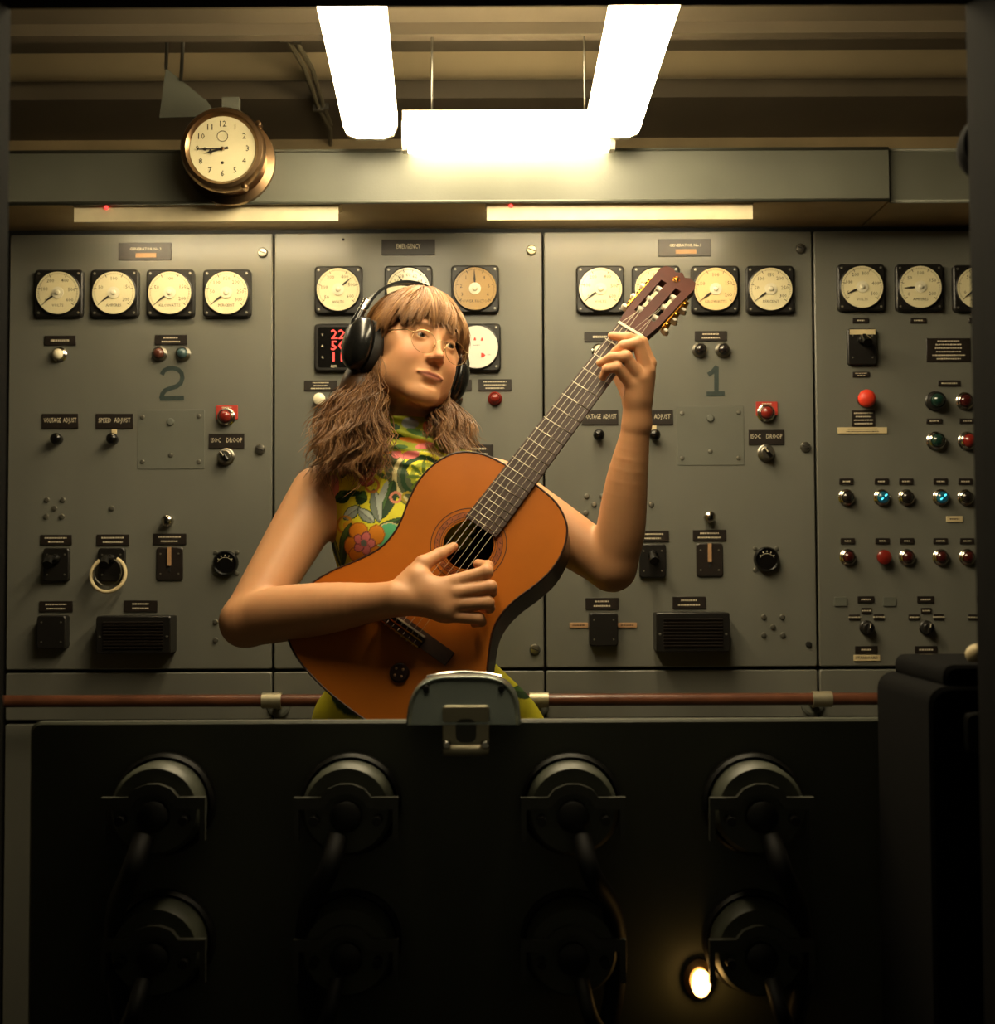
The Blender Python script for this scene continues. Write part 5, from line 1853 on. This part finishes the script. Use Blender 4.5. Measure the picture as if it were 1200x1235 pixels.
gp('back', MB().add([(u, v, -DEP) for u, v in outl] + [(-0.1, 0, -DEP - 0.004)], [(i, (i + 1) % NO, NO) for i in range(NO)]), 'rosewood', None, None, 60)
gp('binding', MB().tube([(u, v, -0.0005) for u, v in outl] + [(outl[0][0], outl[0][1], -0.0005)], 0.0019, 6, False), 'binding_dark', None, None, 80)
for nm, ra_, rb_, m_ in (('rosette', 0.0500, 0.0575, 'rosette_mid'), ('rosette', 0.0575, 0.0587, 'rosette_dark'), ('rosette', 0.0488, 0.0500, 'rosette_dark'), ('rosette', 0.0455, 0.0464, 'rosette_dark'), ('rosette', 0.0640, 0.0655, 'rosette_dark')):
    vv = [(r_ * math.cos(2 * math.pi * i / 64), r_ * math.sin(2 * math.pi * i / 64), 0.0004) for i in range(64) for r_ in (ra_, rb_)]
    gp(nm, MB().add(vv, [(2 * i, 2 * i + 1, (2 * i + 3) % 128, (2 * i + 2) % 128) for i in range(64)]), m_)
for i in range(30):
    a_ = 2 * math.pi * i / 30
    gp('rosette_inlay', MB().add([(r_ * math.cos(a_ + d_), r_ * math.sin(a_ + d_), 0.0006) for r_, d_ in ((0.0508, 0.0), (0.0537, 0.05), (0.0567, 0.11), (0.0537, 0.09))], [(0, 1, 2, 3)]), 'rosette_dark')
# scale and fingerboard
SL, UN = 0.650, 0.475


def fret(n):
    return UN - SL * (1 - 2 ** (-n / 12))


def fbw(u):
    return 0.026 + (UN - u) / (UN - fret(12)) * 0.005


uE = fret(19) - 0.006
fb = [(UN, -fbw(UN)), (UN, fbw(UN)), (uE, fbw(uE)), (uE + 0.0, -fbw(uE))]
v = [(u, v, h) for h in (0.0006, 0.0065) for u, v in fb]
gp('fingerboard', MB().add(v, [(3, 2, 1, 0), (4, 5, 6, 7), (0, 1, 5, 4), (1, 2, 6, 5), (2, 3, 7, 6), (3, 0, 4, 7)]), 'rosewood_matte', None, 'dark fingerboard')
for n in range(1, 20):
    u = fret(n)
    gp('fret', MB().tube([(u, -fbw(u), 0.0066), (u, fbw(u), 0.0066)], 0.0008, 6), 'fret_metal')
gp('nut', MB().box(UN, UN + 0.005, -0.026, 0.026, 0.0, 0.0095), 'bone', None, 'white nut')
# neck shaft: half round section
nv, nf = [], []
secs = ((UT - 0.002, 0.031, 0.026), (UT + 0.02, 0.0305, 0.020), (0.30, 0.0285, 0.0175), (UN - 0.01, 0.026, 0.016), (UN + 0.01, 0.0265, 0.017))
for u, hw_, dp_ in secs:
    for i in range(13):
        a_ = math.pi * i / 12
        nv.append((u, hw_ * math.cos(a_), -dp_ * math.sin(a_) - 0.0006 + 0.001))
for k in range(len(secs) - 1):
    for i in range(12):
        nf.append((k * 13 + i, k * 13 + i + 1, (k + 1) * 13 + i + 1, (k + 1) * 13 + i))
nf.append(tuple(range(12, -1, -1)))
nf.append(tuple((len(secs) - 1) * 13 + i for i in range(13)))
gp('neck', MB().add(nv, nf), 'head_wood', None, None, 50)
# slotted head, tilted back
HT = Matrix.Translation((UN + 0.005, 0, 0.0)) @ Matrix.Rotation(R(13), 4, 'Y')


def hd(mb):
    return mb.xf(HT)


def hplate(out, z0, z1):
    n = len(out)
    return MB().add([(u, v, z) for z in (z0, z1) for u, v in out], [tuple(range(n - 1, -1, -1)), tuple(range(n, 2 * n))] + [(i, (i + 1) % n, n + (i + 1) % n, n + i) for i in range(n)])


th0, th1 = -0.019, 0.0
gp('head_base', hd(hplate([(-0.004, -0.026), (-0.004, 0.026), (0.012, 0.030), (0.040, 0.0335), (0.040, -0.0335), (0.012, -0.030)][::-1], th0, th1)), 'head_wood')
gp('head_rail', hd(hplate([(0.040, 0.0215), (0.040, 0.0335), (0.127, 0.0365), (0.127, 0.0215)][::-1], th0, th1)), 'head_wood')
gp('head_rail', hd(hplate([(0.040, -0.0335), (0.040, -0.0215), (0.127, -0.0215), (0.127, -0.0365)][::-1], th0, th1)), 'head_wood')
gp('head_rail', hd(hplate([(0.040, -0.0095), (0.040, 0.0095), (0.127, 0.0095), (0.127, -0.0095)][::-1], th0, th1)), 'head_wood')
gp('head_crown', hd(hplate([(0.127, -0.0365), (0.127, 0.0365), (0.146, 0.038), (0.159, 0.032), (0.162, 0.018), (0.157, 0.010), (0.164, 0.0), (0.157, -0.010), (0.162, -0.018), (0.159, -0.032), (0.146, -0.038)][::-1], th0, th1)), 'head_wood')
# circular emblem with three prongs
em = gp('emblem', hd(MB().tube([(0.144 + 0.0062 * math.cos(R(a_)), 0.0062 * math.sin(R(a_)), 0.0004) for a_ in range(0, 361, 15)], 0.0006, 6, False)), 'gold', None, 'gold ringed emblem of crossed prongs')
for a_ in (30, 90, 150):
    ca, sa = math.cos(R(a_)), math.sin(R(a_))
    gp('prong', hd(MB().tube([(0.144 - 0.0056 * ca, -0.0056 * sa, 0.0006), (0.144 + 0.0056 * ca, 0.0056 * sa, 0.0006)], 0.0006, 6)), 'gold', em)
post_u = (0.054, 0.083, 0.112)
for sv in (-1, 1):
    gp('tuner_plate', hd(MB().box(0.043, 0.124, min(sv * 0.0368, sv * 0.0385), max(sv * 0.0368, sv * 0.0385), -0.016, -0.003)), 'gold')
    for pu in post_u:
        gp('roller', hd(MB().tube([(pu, sv * 0.0097, -0.008), (pu, sv * 0.0214, -0.008)], 0.0052, 14)), 'bone', None, 'white string roller')
        gp('gear', hd(MB().lathe([(0.0065, 0.0), (0.0065, 0.003), (0.003, 0.0045), (0, 0.005)], 16).xf(Matrix.Scale(sv, 4, (0, 1, 0))).xf(Matrix.Translation((pu, sv * 0.0386, -0.009)))), 'gold')
        gp('worm_post', hd(MB().tube([(pu + 0.009, sv * 0.0425, -0.009), (pu - 0.004, sv * 0.0425, -0.020), (pu - 0.008, sv * 0.0425, -0.026)], 0.0022, 8)), 'gold')
        gp('tuner_button', hd(MB().lathe([(0.003, 0), (0.0078, 0.003), (0.0085, 0.009), (0.006, 0.016), (0, 0.018)], 16).xf(Matrix.Rotation(R(90), 4, 'X')).xf(Matrix.Scale(0.55, 4, (1, 0, 0))).xf(Matrix.Translation((pu - 0.008, sv * 0.0425, -0.026)))), 'bone')
# bridge
UB = UN - SL
bo = [(UB + 0.014, -0.094), (UB + 0.014, 0.094), (UB - 0.014, 0.094), (UB - 0.014, -0.094)]
br_ = gp('bridge', hplate([(UB - 0.013, -0.094), (UB - 0.013, 0.094), (UB + 0.013, 0.094), (UB + 0.013, -0.094)][::-1], 0.0003, 0.005), 'rosewood_matte', None, 'brown wooden bridge')
gp('tie_block', MB().box(UB - 0.016, UB - 0.003, -0.041, 0.041, 0.0052, 0.012), 'binding_dark', br_)
for du in (-0.0155, -0.0045):
    gp('tie_strip', MB().box(UB + du - 0.0012, UB + du + 0.0012, -0.041, 0.041, 0.0121, 0.0130), 'gold', br_)
gp('saddle', MB().box(UB + 0.003, UB + 0.006, -0.040, 0.040, 0.0052, 0.0135), 'bone', br_)
for i in range(6):
    vb = -0.029 + 0.058 * i / 5
    vn = -0.0215 + 0.043 * i / 5
    sv = -1 if i < 3 else 1
    ku = i if i < 3 else 5 - i
    pu = post_u[ku]
    pv = sv * (0.0125 + 0.003 * (ku))
    hpnt = HT @ Vector((pu, pv, -0.0022))
    gp('string', MB().tube([(UB + 0.0045, vb, 0.0138), (UN + 0.002, vn, 0.0098), tuple(hpnt)], 0.00048 if i < 3 else 0.00034, 6), 'string_nylon')
    gp('string_tie', MB().tube([(UB + 0.0045, vb, 0.0138), (UB - 0.004, vb, 0.0075), (UB - 0.010, vb + 0.002, 0.0135), (UB - 0.018, vb, 0.008)], 0.0007, 6), 'string_nylon', br_)
# round pickup stuck below the bridge
q = GM.inverted() @ G(482, 812, 0.0)
pk = gp('pickup', MB().lathe([(0.0165, 0), (0.0165, -0.004), (0.014, -0.0065), (0.008, -0.007), (0, -0.0075)], 24).xf(Matrix.Rotation(R(-90), 4, 'X')).xf(Matrix.Translation((q.x, q.y, 0.0002))), 'rosewood', None, 'round dark brown contact pickup')
for a_ in (20, 110, 200, 290):
    gp('pickup_dot', MB().lathe([(0.0022, 0), (0.0022, -0.001), (0, -0.002)], 10).xf(Matrix.Rotation(R(-90), 4, 'X')).xf(Matrix.Translation((q.x + 0.008 * math.cos(R(a_)), q.y + 0.008 * math.sin(R(a_)), 0.0072))), 'brass', pk)
